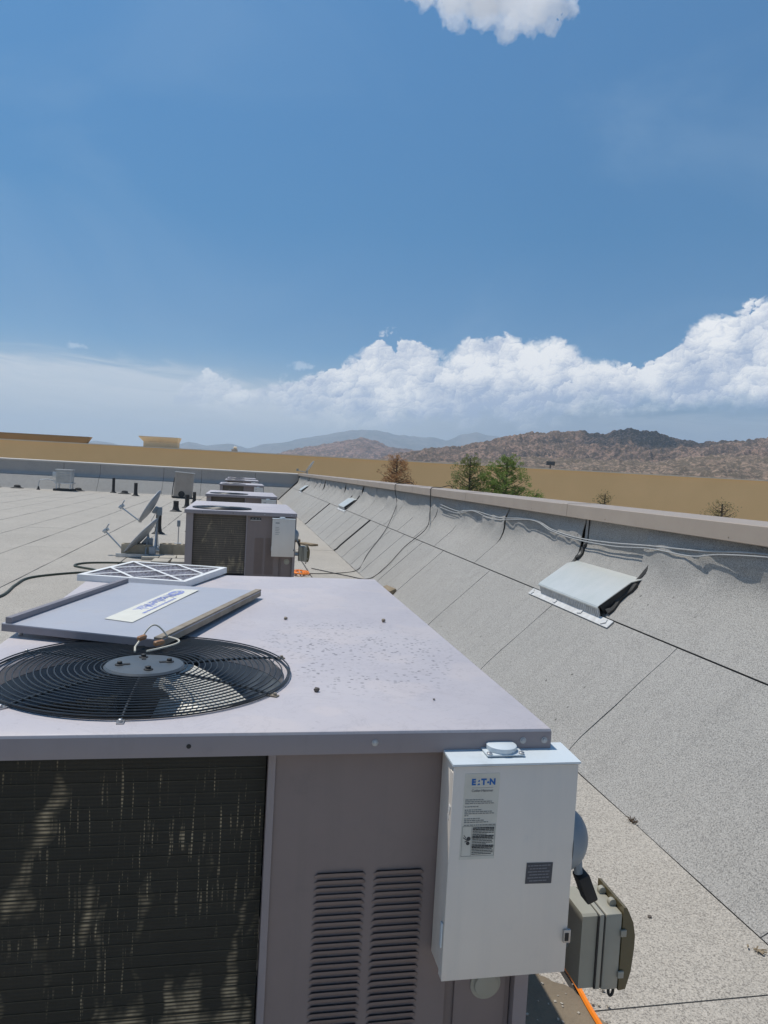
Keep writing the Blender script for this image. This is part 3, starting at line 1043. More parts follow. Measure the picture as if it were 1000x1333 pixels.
# metal cap in lengths with joints
cy = -6.0
while cy < FARY + 1.0:
    c2 = min(cy + 3.05, FARY + 1.06)
    sec = [(2.868, 1.266), (2.862, 1.27), (2.866, 1.374), (2.874, 1.379), (3.165, 1.392), (3.172, 1.386), (3.172, 1.26), (3.168, 1.26), (3.166, 1.378), (2.874, 1.365), (2.872, 1.27)]
    b = MB()
    b.prism(sec, 1, cy + 0.002, c2 - 0.002)
    o = b.build('metal_cap', M['coping'], par, ang=0.5)
    b = MB()
    b.prism([(x - 0.002 if x < 3 else x + 0.002, z + (0.003 if z > 1.3 else 0)) for x, z in sec], 1, c2 - 0.05, c2 + 0.05)
    if c2 < FARY:
        b.build('joint_cover', M['coping'], par, ang=0.5)
    for q in (0.25, 0.75):
        b = MB().lathe([(0.006, 0), (0.006, 0.003), (0.003, 0.005)], (2.865, cy + (c2 - cy) * q, 1.29), (-1, 0, 0), 8)
        b.build('cap_screw', M['rust_edge'], o)
    cy = c2

# ------------------------------------------------------------------ far parapet
FPROF = [(0.0, 0.0), (0.05, 0.03), (0.12, 0.105)]
for k in range(1, 7):
    x = 0.12 + (0.80 - 0.12) * k / 6
    FPROF.append((x, 0.105 + (x - 0.12) * 0.95))
FPROF += [(0.86, 0.79), (0.885, 0.84), (0.892, 0.95), (0.896, 1.1), (0.90, 1.30)]
FLOW = FPROF[:8]
FUP = [(FPROF[7][0] + 0.012, FPROF[7][1] + 0.012)] + FPROF[8:]
farp = thing('parapet_wall', 'grey membrane parapet across the far end of the roof, dark upper band in shade', 'parapet', (0, 0, 0))
b = MB()
core = [(FARY, -0.02)] + [(FARY + x + 0.012, z - 0.012) for x, z in FPROF] + [(FARY + 1.26, 1.30), (FARY + 1.26, GZ - 0.2), (FARY, GZ - 0.2)]
b.prism(core, 0, -26, TOE + 1.14)
b.build('wall_core', M['tar'], farp, smooth=False)
xs = -25.8
i = 0
while xs < TOE + 1.0:
    x2 = xs + random.uniform(1.6, 3.2)
    if x2 > TOE - 0.6:
        x2 = TOE + 1.1
    cant_sheet(FLOW, xs + 0.008, x2 - 0.008, farp, 0.8, far=True, x_end=TOE)
    cant_sheet(FUP, xs + 0.008, x2 - 0.008, farp, 0.4, far=True, bulge=0.0, seed=i * 2.7 + 50, x_end=TOE + 0.24, mat='far_sheet')
    xs = x2
    i += 1
xs = -26.0
while xs < TOE + 0.9:
    x2 = min(xs + 3.05, TOE + 1.0)
    MB().prism([(FARY + 0.87, 1.29), (FARY + 0.87, 1.352), (FARY + 1.30, 1.38), (FARY + 1.30, 1.29)], 0, xs + 0.003, x2 - 0.003).build('metal_cap', M['coping_far'], farp, smooth=False)
    xs = x2
MB().tube([(TOE + x - 0.02, FARY + float(np.interp(z, [q[1] for q in FPROF], [q[0] for q in FPROF])) - 0.03, z + 0.015) for x, z in PROF], 0.035, 6).build('tar_corner', M['tar'], farp)

# ------------------------------------------------------------------ packaged units
UX, UZ0 = 0.02, 0.0


def rect_hole_top(b, x0, x1, y0, y1, z, cx_, cy_, r_, lip_z, N=96):
    """top sheet with a round opening, rounded edge and hanging lip"""
    angs = [2 * math.pi * k / N for k in range(N)]
    corners = [(x0, y0), (x1, y0), (x1, y1), (x0, y1)]
    for c_ in corners:
        a = math.atan2(c_[1] - cy_, c_[0] - cx_) % (2 * math.pi)
        i = min(range(len(angs)), key=lambda q: abs(angs[q] - a))
        angs[i] = a
    loops = []

    def rect(off, zz):
        L = []
        for a in angs:
            ca, sa = math.cos(a), math.sin(a)
            tx = ((x1 + off - cx_) / ca) if ca > 1e-9 else ((x0 - off - cx_) / ca if ca < -1e-9 else 1e9)
            ty = ((y1 + off - cy_) / sa) if sa > 1e-9 else ((y0 - off - cy_) / sa if sa < -1e-9 else 1e9)
            # use the un-offset direction for consistent corners
            tx0 = ((x1 - cx_) / ca) if ca > 1e-9 else ((x0 - cx_) / ca if ca < -1e-9 else 1e9)
            ty0 = ((y1 - cy_) / sa) if sa > 1e-9 else ((y0 - cy_) / sa if sa < -1e-9 else 1e9)
            t = min(tx0, ty0)
            px, py = cx_ + ca * t, cy_ + sa * t
            sx = (px - (x0 + x1) / 2) / ((x1 - x0) / 2)
            sy = (py - (y0 + y1) / 2) / ((y1 - y0) / 2)
            L.append((px + off * (round(sx) if abs(sx) > 0.999 else 0), py + off * (round(sy) if abs(sy) > 0.999 else 0), zz))
        return L
    circ = lambda rr, zz: [(cx_ + rr * math.cos(a), cy_ + rr * math.sin(a), zz) for a in angs]
    loops = [circ(r_ + 0.004, z - 0.045), circ(r_, z - 0.006), circ(r_ + 0.006, z), circ(r_ + 0.05, z + 0.001)]
    mid = rect(-0.10, z + 0.004)
    loops += [rect(-0.006, z), rect(-0.002, z - 0.002), rect(0.0, z - 0.007), rect(0.0, lip_z), rect(-0.004, lip_z)]
    n = len(angs)
    vs = [p for L in loops for p in L]
    fs = []
    for i in range(len(loops) - 1):
        for k_ in range(n):
            fs.append((i * n + k_, i * n + (k_ + 1) % n, (i + 1) * n + (k_ + 1) % n, (i + 1) * n + k_))
    b.add(vs, fs)


FX, FY, FR = -0.23, 0.42, 0.336          # fan centre, local
LOUV = None


def louver_mesh(w, h=0.0124, dpt=0.0058):
    """pressed louvre over a cut slot: open along the top, rounded ends, closed at the bottom"""
    n = 14
    vs, fs = [], []
    for i in range(n + 1):
        u = -1 + 2 * i / n
        x = u * w / 2
        e_ = min(1.0, (1 - abs(u)) * w / 2 / 0.011)
        k_ = math.sqrt(max(0.0, 1 - (1 - e_) ** 2))
        zt = h * (0.40 + 0.60 * k_)
        vs += [(x, -0.0004, 0.0), (x, -dpt * 0.45 * k_ - 0.0004, h * 0.33), (x, -dpt * 0.85 * k_ - 0.0004, zt * 0.72), (x, -dpt * k_ - 0.0004, zt * 0.93)]
    for i in range(n):
        for j in range(3):
            a = i * 4 + j
            fs.append((a, a + 4, a + 5, a + 1))
    return MB().add(vs, fs)


LV_X, LV_W, LV_P, LV_H, LV_TOP, LV_ROWS = (0.214, 0.337), 0.107, 0.01475, 0.0110, 0.722, 29


def louver_panel(x0, x1, y0, y1, z0, z1):
    """sheet with the louvre openings cut out"""
    b = MB()
    lo, hi = LV_TOP - (LV_ROWS - 1) * LV_P, LV_TOP + LV_H
    b.bx(x0, x1, y0, y1, hi, z1)
    b.bx(x0, x1, y0, y1, z0, lo)
    c_ = 0.006
    xs_ = [x0, LV_X[0] - LV_W / 2 + c_, LV_X[0] + LV_W / 2 - c_, LV_X[1] - LV_W / 2 + c_, LV_X[1] + LV_W / 2 - c_, x1]
    for i in (0, 2, 4):
        b.bx(xs_[i], xs_[i + 1], y0, y1, lo, hi)
    for i in (1, 3):
        for r_ in range(LV_ROWS - 1):
            zt_ = LV_TOP - r_ * LV_P
            b.bx(xs_[i], xs_[i + 1], y0, y0 + 0.0012, zt_ - (LV_P - LV_H), zt_)
    return b


def make_unit(label, group, detail):
    t = thing('packaged_air_conditioner', label, 'air conditioner', (0, 0, 0), group=group)
    # curb and base
    MB().bx(-0.56, 0.56, 0.10, 2.0, 0.0, 0.20).build('roof_curb', M['cant_sheet'], t, smooth=False)
    MB().bx(-0.615, 0.615, 0.045, 2.065, 0.202, 0.285, 0.004).build('base_rail', M['lip_paint'], t)
    z0, z1 = 0.287, 1.0
    # side and rear panels
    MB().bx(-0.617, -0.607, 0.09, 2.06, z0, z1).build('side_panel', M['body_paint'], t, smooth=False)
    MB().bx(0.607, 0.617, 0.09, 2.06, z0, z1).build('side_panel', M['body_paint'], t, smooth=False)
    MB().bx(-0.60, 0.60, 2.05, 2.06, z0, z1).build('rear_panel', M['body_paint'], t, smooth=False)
    MB().bx(-0.605, 0.605, 0.74, 0.755, z0, z1).build('partition', M['inside'], t, smooth=False)
    MB().bx(-0.60, 0.60, 0.12, 0.735, 0.42, 0.43).build('drain_pan', M['inside'], t, smooth=False)
    # front corner posts
    MB().prism([(-0.621, 0.029), (-0.540, 0.029), (-0.540, 0.050), (-0.548, 0.085), (-0.621, 0.088)], 2, z0, z1).build('corner_post', M['lip_paint'], t, smooth=False)
    MB().prism([(0.607, 0.029), (0.638, 0.029), (0.638, 0.088), (0.607, 0.088)], 2, z0, z1).build('corner_post', M['lip_paint'], t, smooth=False)
    # coil
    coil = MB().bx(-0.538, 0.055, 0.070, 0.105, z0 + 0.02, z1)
    co = coil.build('condenser_coil', M['coil'] if detail else M['coil_lit'], t, smooth=False)
    zz = 0.305
    k_ = 0
    cb = MB()
    tube = MB().bx(-0.2965, 0.2965, -0.0006, 0.0012, -0.0011, 0.0011).mesh('coil_bar', M['coil_bar'], False)
    while zz < 0.985:
        if detail and zz > 0.35:
            link('coil_bar', tube, co, (-0.241, 0.0695, zz))
        else:
            cb.bx(-0.537, 0.054, 0.0665, 0.0702, zz - 0.002, zz + 0.002)
        zz += 0.0255
    if cb.v:
        o = cb.build('coil_bars', M['coil_bar'], co, smooth=False)
        o['kind'] = 'stuff'
    # trim next to the coil
    MB().prism([(0.058, 0.036), (0.068, 0.030), (0.072, 0.030), (0.072, 0.10), (0.058, 0.10)], 2, z0, z1).build('coil_trim', M['lip_paint'], t, smooth=False)
    # louvred front panel
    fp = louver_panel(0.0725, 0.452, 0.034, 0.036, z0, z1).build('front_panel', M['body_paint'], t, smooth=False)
    MB().bx(0.08, 0.45, 0.046, 0.050, z0, z1).build('inner_baffle', M['body_paint'], t, smooth=False)
    lv = louver_mesh(LV_W)
    if detail:
        lm = lv.mesh('louver', M['body_paint'], True, 1.0)
        for cxl in LV_X:
            for r_ in range(LV_ROWS):
                link('louver', lm, fp, (cxl, 0.034, LV_TOP - r_ * LV_P))
    else:
        lb = MB()
        for cxl in LV_X:
            for r_ in range(LV_ROWS):
                lb.add([(x + cxl, y + 0.034, z + LV_TOP - r_ * LV_P) for x, y, z in lv.v], lv.f)
        o = lb.build('louvers', M['body_paint'], fp)
        o['kind'] = 'stuff'
    # service panel (recessed) under the switch box, with a round plug
    sp = MB().bx(0.455, 0.604, 0.050, 0.058, z0, z1).build('service_panel', M['body_paint'], t, smooth=False)
    MB().bx(0.476, 0.592, 0.043, 0.0495, 0.30, 0.53, 0.003).build('access_cover', M['body_paint'], sp)
    MB().lathe([(0.034, 0), (0.034, 0.003), (0.027, 0.004), (0.026, 0.010), (0.022, 0.012)], (0.545, 0.0425, 0.465), (0, -1, 0), 28).build('round_plug', M['recept2'], sp)
    # top
    tb = MB()
    rect_hole_top(tb, -0.64, 0.64, 0.0, 2.09, 1.04, FX, FY, FR, 0.993)
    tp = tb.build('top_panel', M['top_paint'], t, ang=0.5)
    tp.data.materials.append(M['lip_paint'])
    for p in tp.data.polygons:
        if abs(p.normal.z) < 0.5 and (abs(p.center.x) > 0.639 or p.center.y < 0.001 or p.center.y > 2.089):
            p.material_index = 1
    for sx, sz in ((-0.44, 0), (-0.096, 0), (0.265, 1), (0.578, 1), (0.625, 1)):
        if sz:
            b = MB().lathe([(0.0068, 0), (0.0068, 0.0012), (0.0043, 0.0016), (0.0043, 0.0042), (0.003, 0.005)], (sx, 0.0, 1.015), (0, -1, 0), 14)
            b.build('screw', M['screw'], tp)
        else:
            b = MB().lathe([(0.0045, 0), (0.0045, 0.0008)], (sx, 0.0, 1.014), (0, -1, 0), 12)
            b.build('screw_hole', M['black'], tp)
    # orifice and fan
    MB().add(*ring_wall(FX, FY, FR + 0.002, 0.86, 0.994)).build('fan_orifice', M['orifice'], t)
    fan = MB().lathe([(0.055, 0), (0.06, 0.01), (0.06, 0.075), (0.05, 0.085)], (FX, FY, 0.905), (0, 0, 1), 20).build('fan', M['inside'], t)
    bl = MB()
    nr_, na_ = 6, 6
    vs, fs = [], []
    for i in range(nr_ + 1):
        r_ = 0.06 + (0.315 - 0.06) * i / nr_
        sp_ = 0.34 + 0.10 * math.sin(i / nr_ * 3)
        for j in range(na_ + 1):
            a = -sp_ + 2 * sp_ * j / na_
            vs.append((r_ * math.cos(a), r_ * math.sin(a), 0.040 * (j / na_ - 0.5) * 2 + 0.008 * math.cos(a * 2)))
    for i in range(nr_):
        for j in range(na_):
            a = i * (na_ + 1) + j
            fs.append((a, a + 1, a + na_ + 2, a + na_ + 1))
    bm_ = MB().add(vs, fs).mesh('fan_blade', M['blade'])
    for q in range(3):
        link('fan_blade', bm_, fan, (FX, FY, 0.945), (0, 0, R(-62 + q * 120)))
    # motor below
    MB().lathe([(0.07, 0), (0.075, 0.02), (0.075, 0.18), (0.06, 0.2)], (FX, FY, 0.70), (0, 0, 1), 20).build('fan_motor', M['inside'], t)
    # guard
    gb = MB()
    hub = MB().lathe([(0.093, 0.0), (0.0945, 0.004), (0.090, 0.009), (0.066, 0.0105), (0.0, 0.0115)], (FX, FY, 1.052), (0, 0, 1), 48)
    nring = 18
    hub_o = hub.build('guard_hub', M['hub'], t)
    bolt = MB().lathe([(0.011, 0.0), (0.011, 0.002), (0.006, 0.003), (0.006, 0.008), (0.004, 0.009)], (0, 0, 0), (0, 0, 1), 10)
    bolt.box((0.011, 0, 0.0012), (0.026, 0.010, 0.002))
    if detail:
        bm2 = bolt.mesh('hub_bolt', M['black'])
        for a in (15, 100, 195, 285):
            link('hub_bolt', bm2, hub_o, (FX + 0.058 * math.cos(R(a)), FY + 0.058 * math.sin(R(a)), 1.0625), (0, 0, R(a + 180)))
    wires = MB()
    for i in range(nring):
        r_ = 0.100 + (0.345 - 0.100) * i / (nring - 1)
        f_ = i / (nring - 1)
        zz = 1.057 - 0.010 * f_ ** 3
        ptsr = [(FX + r_ * math.cos(2 * math.pi * k2 / 72), FY + r_ * math.sin(2 * math.pi * k2 / 72), zz) for k2 in range(72)]
        if detail:
            MB().tube(ptsr, 0.00165, 6, closed=True).build('guard_ring', M['dark_wire'], t)
        else:
            wires.tube(ptsr[::3], 0.0022, 4, closed=True)
    # outer basket rings, a little lower
    for r_, zz in ((0.350, 1.050), (0.348, 1.0435)):
        ptsr = [(FX + r_ * math.cos(2 * math.pi * k2 / 72), FY + r_ * math.sin(2 * math.pi * k2 / 72), zz) for k2 in range(72)]
        if detail:
            MB().tube(ptsr, 0.0018, 6, closed=True).build('guard_ring', M['dark_wire'], t)
        else:
            wires.tube(ptsr[::3], 0.0022, 4, closed=True)
    for a in (-90, -33, 22, 90, 150, 228):
        ca, sa = math.cos(R(a)), math.sin(R(a))
        pts = [(FX + q * ca, FY + q * sa, zz) for q, zz in ((0.095, 1.0535), (0.2, 1.053), (0.3, 1.049), (0.340, 1.045), (0.354, 1.042))]
        if detail:
            ro = MB().tube(pts, 0.0032, 6).build('guard_rod', M['dark_wire'], t)
            b = MB()
            b.box((FX + 0.360 * ca, FY + 0.360 * sa, 1.0425), (0.022, 0.014, 0.003), Matrix.Rotation(R(a), 3, 'Z'))
            b.lathe([(0.004, 0), (0.004, 0.005), (0.002, 0.006)], (FX + 0.364 * ca, FY + 0.364 * sa, 1.044), (0, 0, 1), 8)
            b.build('clip', M['rust_edge'] if a in (-33, 22) else M['steel'], ro)
        else:
            wires.tube(pts, 0.004, 4)
    if wires.v:
        o = wires.build('guard_wires', M['dark_wire'], t)
        o['kind'] = 'stuff'
    return t


def ring_wall(cx_, cy_, r_, z0, z1, n=64):
    vs, fs = [], []
    for z, rr in ((z0, r_ - 0.012), ((z0 + z1) / 2, r_), (z1, r_ + 0.002)):
        for k_ in range(n):
            a = 2 * math.pi * k_ / n
            vs.append((cx_ + rr * math.cos(a), cy_ + rr * math.sin(a), z))
    for i in range(2):
        for k_ in range(n):
            fs.append((i * n + k_, i * n + (k_ + 1) % n, (i + 1) * n + (k_ + 1) % n, (i + 1) * n + k_))
    return vs, fs


GU = 'packaged rooftop air conditioners in a row'
u1 = make_unit('large grey rooftop air conditioner nearest the viewer, open round fan grille on top', GU, True)
u1.location = (UX, 1.42, 0)
u2 = make_unit('second air conditioner in the row, whole dark coil face in view beside the satellite dishes', GU, False)
u2.location = (UX, 8.66, 0)
b = MB()
np_ = b.box((0.165, 0.031, 0.955), (0.125, 0.005, 0.035), None, 0.0015).build('brand_plate', M['ink'], u2)
MB().box((0.165, 0.0275, 0.941), (0.118, 0.002, 0.006)).build('print_line', M['flash_white'], np_, smooth=False)
for xx in (0.13, 0.17, 0.205):
    MB().box((xx, 0.0275, 0.959), (0.020, 0.002, 0.010)).build('print_mark', M['ink_grey'], np_, smooth=False)
far_units = []
for y, lab in ((13.6, 'third air conditioner in the row, its top and upper coil showing over the second'),
               (21.9, 'fourth air conditioner in the row, narrow strip of coil and white box showing'),
               (28.9, 'fifth air conditioner in the row, pale top just above the fourth'),
               (34.0, 'farthest air conditioner in the row, close to the far parapet')):
    c_ = copy_tree(u2)
    for ch in list(c_.children):
        if ch.name.startswith('brand_plate'):
            for q in list(ch.children):
                bpy.data.objects.remove(q)
            bpy.data.objects.remove(ch)
    c_.location = (UX, y, 0)
    c_['label'] = lab
    far_units.append(c_)

# ------------------------------------------------------------------ disconnect switch boxes
GD = 'grey disconnect switch boxes on the air conditioners'
BW, BH, BD = 0.262, 0.440, 0.095


def make_box(label, detail):
    """origin: centre of the box back, x right, y towards the viewer is negative"""
    t = thing('disconnect_switch_box', label, 'switch box', (0, 0, 0), group=GD)
    w, h = BW / 2, BH / 2
    en = MB().bx(-w + 0.004, w - 0.004, -BD + 0.006, 0.0, -h, h - 0.004, 0.002).build('enclosure', M['box_paint'], t)
    # door with folded edges, proud of the box
    dr = MB().bx(-w, w, -BD, -BD + 0.004, -h, h - 0.006, 0.0015)
    dr.bx(-w, -w + 0.003, -BD + 0.0045, -BD + 0.022, -h + 0.002, h - 0.02)
    dr.bx(w - 0.003, w, -BD + 0.0045, -BD + 0.022, -h + 0.002, h - 0.02)
    dr.bx(-w + 0.004, w - 0.004, -BD + 0.0045, -BD + 0.018, -h - 0.002, -h - 0.0005)
    d_o = dr.build('door', M['box_paint'], t)
    # rain hood top
    MB().prism([(-BD - 0.004, h - 0.004), (-BD - 0.004, h), (0.0, h + 0.0035), (0.0, h - 0.001), (-BD + 0.004, h - 0.004)], 0, -w - 0.003, w + 0.003).build('rain_hood', M['box_top'], t, smooth=False)
    # hub blank on the top
    hp = MB().bx(-0.055, 0.025, -0.072, -0.006, h + 0.0035, h + 0.0065, 0.001).build('hub_plate', M['box_top'], t)
    for sx, sy in ((-0.049, -0.066), (0.019, -0.066), (-0.049, -0.012), (0.019, -0.012)):
        MB().lathe([(0.006, 0), (0.006, 0.003), (0.003, 0.0045)], (sx, sy, h + 0.0065), (0, 0, 1), 8).build('hub_screw', M['steel'], hp)
    MB().lathe([(0.030, 0), (0.031, 0.003), (0.031, 0.010), (0.027, 0.012), (0.0, 0.0125)], (-0.015, -0.040, h + 0.0065), (0, 0, 1), 32).build('hub_cap', M['box_top'], hp)
    # hinge side hardware
    lt = MB().bx(-w - 0.004, -w - 0.0005, -BD + 0.006, -BD + 0.016, -h + 0.065, -h + 0.115, 0.001).build('hinge_tab', M['box_top'], t)
    # latch on the right
    la = MB().bx(w - 0.010, w + 0.005, -BD - 0.006, -BD - 0.0005, -h + 0.065, -h + 0.092, 0.001)
    la.build('latch', M['steel'], t)
    MB().bx(w - 0.008, w + 0.000, -BD - 0.0075, -BD - 0.0063, -h + 0.070, -h + 0.086).build('latch_slot', M['black'], t, smooth=False)
    # side handle: domed base, lever, black grip
    hd = MB()
    n1, n2 = 24, 6
    vs, fs = [], []
    for i in range(n2 + 1):
        ph = math.pi / 2 * i / n2
        for k_ in range(n1):
            a = 2 * math.pi * k_ / n1
            vs.append((0.052 * math.sin(ph), 0.052 * math.cos(ph) * math.cos(a), 0.066 * math.cos(ph) * math.sin(a)))
    for i in range(n2):
        for k_ in range(n1):
            fs.append((i * n1 + k_, i * n1 + (k_ + 1) % n1, (i + 1) * n1 + (k_ + 1) % n1, (i + 1) * n1 + k_))
    hd.add([(x + w, y - 0.045, z + 0.036) for x, y, z in vs], fs)
    ho_ = hd.build('handle_base', M['handle_grey'], t)
    arm = MB()
    arm.tube([(w + 0.024, -0.050, 0.03), (w + 0.034, -0.050, -0.01), (w + 0.038, -0.052, -0.038)], [0.012, 0.011, 0.009], 8)
    arm.build('handle_arm', M['handle_grey'], ho_)
    MB().box((w + 0.055, -0.052, -0.066), (0.026, 0.036, 0.062), Matrix.Rotation(R(-24), 3, 'Y'), 0.004).build('handle_grip', M['black'], ho_)
    if detail:
        # chipped paint
        MB().box((-w - 0.0006, -BD + 0.012, 0.125), (0.001, 0.009, 0.016), Matrix.Rotation(R(12), 3, 'X')).build('paint_chip', M['flash_white'], t, smooth=False)
        MB().box((-w - 0.0006, -BD + 0.017, 0.108), (0.001, 0.006, 0.009), Matrix.Rotation(R(-20), 3, 'X')).build('paint_chip', M['flash_white'], t, smooth=False)
    return t


def strip_text(b, x0, x1, y, z, hgt, seed, wmin=0.002, wmax=0.008, gap=0.0012):
    r_ = random.Random(seed)
    x = x0
    while x < x1 - wmin:
        w = min(r_.uniform(wmin, wmax), x1 - x)
        b.bx(x, x + w, y - 0.0004, y, z - hgt / 2, z + hgt / 2)
        x += w + gap


BXC, BYB, BZC = 0.562, 1.449, 0.775
box1 = make_box('light grey switch box with large cream label, on the nearest air conditioner', True)
box1.location = (BXC, BYB, BZC)
# big label (two panels, local coordinates)
fy = -BD - 0.0006
lx0, lx1, lz0, lz1 = -0.107, -0.035, 0.027, 0.200
ln = MB()
skew = 0.0025
ln.add([(lx0, fy, lz1), (lx1, fy, lz1), (lx1 - skew, fy, lz0), (lx0 - skew, fy, lz0),
        (lx0, fy + 0.0006, lz1), (lx1, fy + 0.0006, lz1), (lx1 - skew, fy + 0.0006, lz0), (lx0 - skew, fy + 0.0006, lz0)],
       [(0, 3, 2, 1), (4, 5, 6, 7), (0, 1, 5, 4), (2, 3, 7, 6), (1, 2, 6, 5), (3, 0, 4, 7)])
lab = ln.build('instruction_label', M['paper'], box1, smooth=False)
fz = fy - 0.0003


def logo(parent, s, cx_, cz, size, mat, yy, bold=0.0, name='lettering'):
    me = text_mesh(s, size, bold, 0.00015)
    me.materials.append(mat)
    me.name = name
    o = link(name, me, parent, (cx_, yy, cz), (math.pi / 2, 0, 0))
    return o


lc = (lx0 + lx1) / 2 + 0.001
for s, xo in (('E', -0.0190), ('T', 0.0018), ('N', 0.0198)):
    logo(lab, s, lc + xo, 0.1825, 0.0165, M['ink_blue'], fz, 0.0009)
b = MB()
b.prism([(-0.0115 + lc, 0.1768), (-0.0055 + lc, 0.1768), (-0.0075 + lc, 0.1812)], 1, fz - 0.0001, fz + 0.0002)
b.prism([(-0.0105 + lc, 0.1835), (-0.0065 + lc, 0.1835), (-0.0065 + lc, 0.1870), (-0.0085 + lc, 0.1870)], 1, fz - 0.0001, fz + 0.0002)
b.lathe([(0.0022, 0), (0.0022, 0.0003)], (lc + 0.0108, fz + 0.0002, 0.1820), (0, -1, 0), 12)
b.build('logo_marks', M['ink_blue'], lab, smooth=False)
MB().bx(lc - 0.022, lc + 0.022, fz - 0.0001, fz + 0.0002, 0.1712, 0.1716).build('rule', M['ink_grey'], lab, smooth=False)
logo(lab, 'Cutler-Hammer', lc, 0.1655, 0.0068, M['ink_grey'], fz, 0.0002)
b = MB()
zz = 0.1475
for i, (ln_, br) in enumerate(((0.60, 0), (0.88, 0), (0.98, 1), (0.45, 1), (0.55, 0), (0.92, 0), (0.97, 0), (0.14, 1), (0.55, 0), (0.66, 0), (0.84, 1))):
    strip_text(b, lx0 + 0.003, lx0 + 0.003 + 0.062 * ln_, fz, zz, 0.0016, i)
    zz -= 0.0037 + (0.0028 if br else 0)
strip_text(b, lx0 + 0.003, lx1 - 0.003, fz, 0.0965, 0.0016, 44)
o = b.build('fine_print', M['ink_grey'], lab, smooth=False)
o['kind'] = 'stuff'
b = MB()
for (a0, a1, c0, c1) in ((lx0 + 0.0010, lx1 - 0.003, 0.0935, 0.0942), (lx0 + 0.0010, lx1 - 0.003, 0.0335, 0.0341), (lx0 + 0.0006, lx0 + 0.0012, 0.0335, 0.094), (lx1 - 0.0042, lx1 - 0.0036, 0.0335, 0.094), (lx0 + 0.0200, lx0 + 0.0205, 0.0335, 0.094), (lx0 + 0.020, lx1 - 0.003, 0.0705, 0.0709), (lx0 + 0.020, lx1 - 0.003, 0.0530, 0.0534)):
    b.bx(a0, a1, fz - 0.0001, fz + 0.0002, c0, c1)
b.build('label_frame', M['ink_grey'], lab, smooth=False)
b = MB()
zz = 0.0905
for i, hgt in enumerate((0.0022, 0.0022, 0.0012, 0.0012, 0.0012, 0.0024, 0.0024, 0.0012, 0.0012, 0.0012, 0.0012, 0.0024, 0.0024, 0.0012, 0.0012, 0.0012, 0.0012)):
    strip_text(b, lx0 + 0.022, lx1 - 0.006 - (0.012 if i in (4, 10) else 0), fz, zz, hgt, 70 + i, 0.003, 0.009, 0.0007)
    zz -= 0.0033
o = b.build('fine_print', M['ink'], lab, smooth=False)
o['kind'] = 'stuff'
# small pictogram: a bent hand with a spark, as loose dark shapes
b = MB()
b.lathe([(0.0042, 0), (0.0042, 0.0003)], (lx0 + 0.0145, fz + 0.0002, 0.0690), (0, -1, 0), 12)
b.lathe([(0.0038, 0), (0.0038, 0.0003)], (lx0 + 0.0135, fz + 0.0002, 0.0600), (0, -1, 0), 10)
b.box((lx0 + 0.0075, fz, 0.0690), (0.010, 0.0003, 0.0016), Matrix.Rotation(R(35), 3, 'Y'))
b.box((lx0 + 0.0070, fz, 0.0735), (0.008, 0.0003, 0.0012), Matrix.Rotation(R(50), 3, 'Y'))
b.box((lx0 + 0.0095, fz, 0.0640), (0.006, 0.0003, 0.0016), Matrix.Rotation(R(-20), 3, 'Y'))
b.build('pictogram', M['ink'], lab, smooth=False)
# dark nameplate
npo = MB().box((0.0605, fy, -0.008), (0.056, 0.0009, 0.043), Matrix.Rotation(R(1.5), 3, 'Y')).build('nameplate', M['plate_dark'], box1, smooth=False)
b = MB()
for i in range(6):
    strip_text(b, 0.036 + (0.004 if i % 2 else 0), 0.085 - (0.005 if i % 2 else 0), fy - 0.0006, 0.008 - i * 0.0062, 0.0022, 200 + i, 0.004, 0.012)
o = b.build('fine_print', M['plate_print'], npo, smooth=False)
o['kind'] = 'stuff'

box2 = make_box('pale switch box on the second air conditioner, beside the satellite dishes', False)
box2.location = (BXC - 0.055, 8.66 + 0.029, BZC - 0.02)
b = MB()
strip_text(b, -0.095, -0.05, -BD - 0.0006, 0.17, 0.012, 5, 0.006, 0.014)
for i in range(5):
    strip_text(b, -0.095, -0.055 + 0.01 * (i % 2), -BD - 0.0006, 0.12 - i * 0.02, 0.005, 9 + i, 0.004, 0.012)
o = b.build('fine_print', M['ink_grey'], box2, smooth=False)
o['kind'] = 'stuff'
for y, lab_ in ((13.6, 'pale switch box on the third air conditioner'), (21.9, 'pale switch box on the fourth air conditioner'),
                (28.9, 'pale switch box on the fifth air conditioner'), (34.0, 'pale switch box on the farthest air conditioner')):
    c_ = copy_tree(box2)
    c_.location = (BXC - 0.055, y + 0.029, BZC - 0.02)
    c_['label'] = lab_

# ------------------------------------------------------------------ weatherproof receptacle boxes
GR = 'outdoor receptacle boxes'


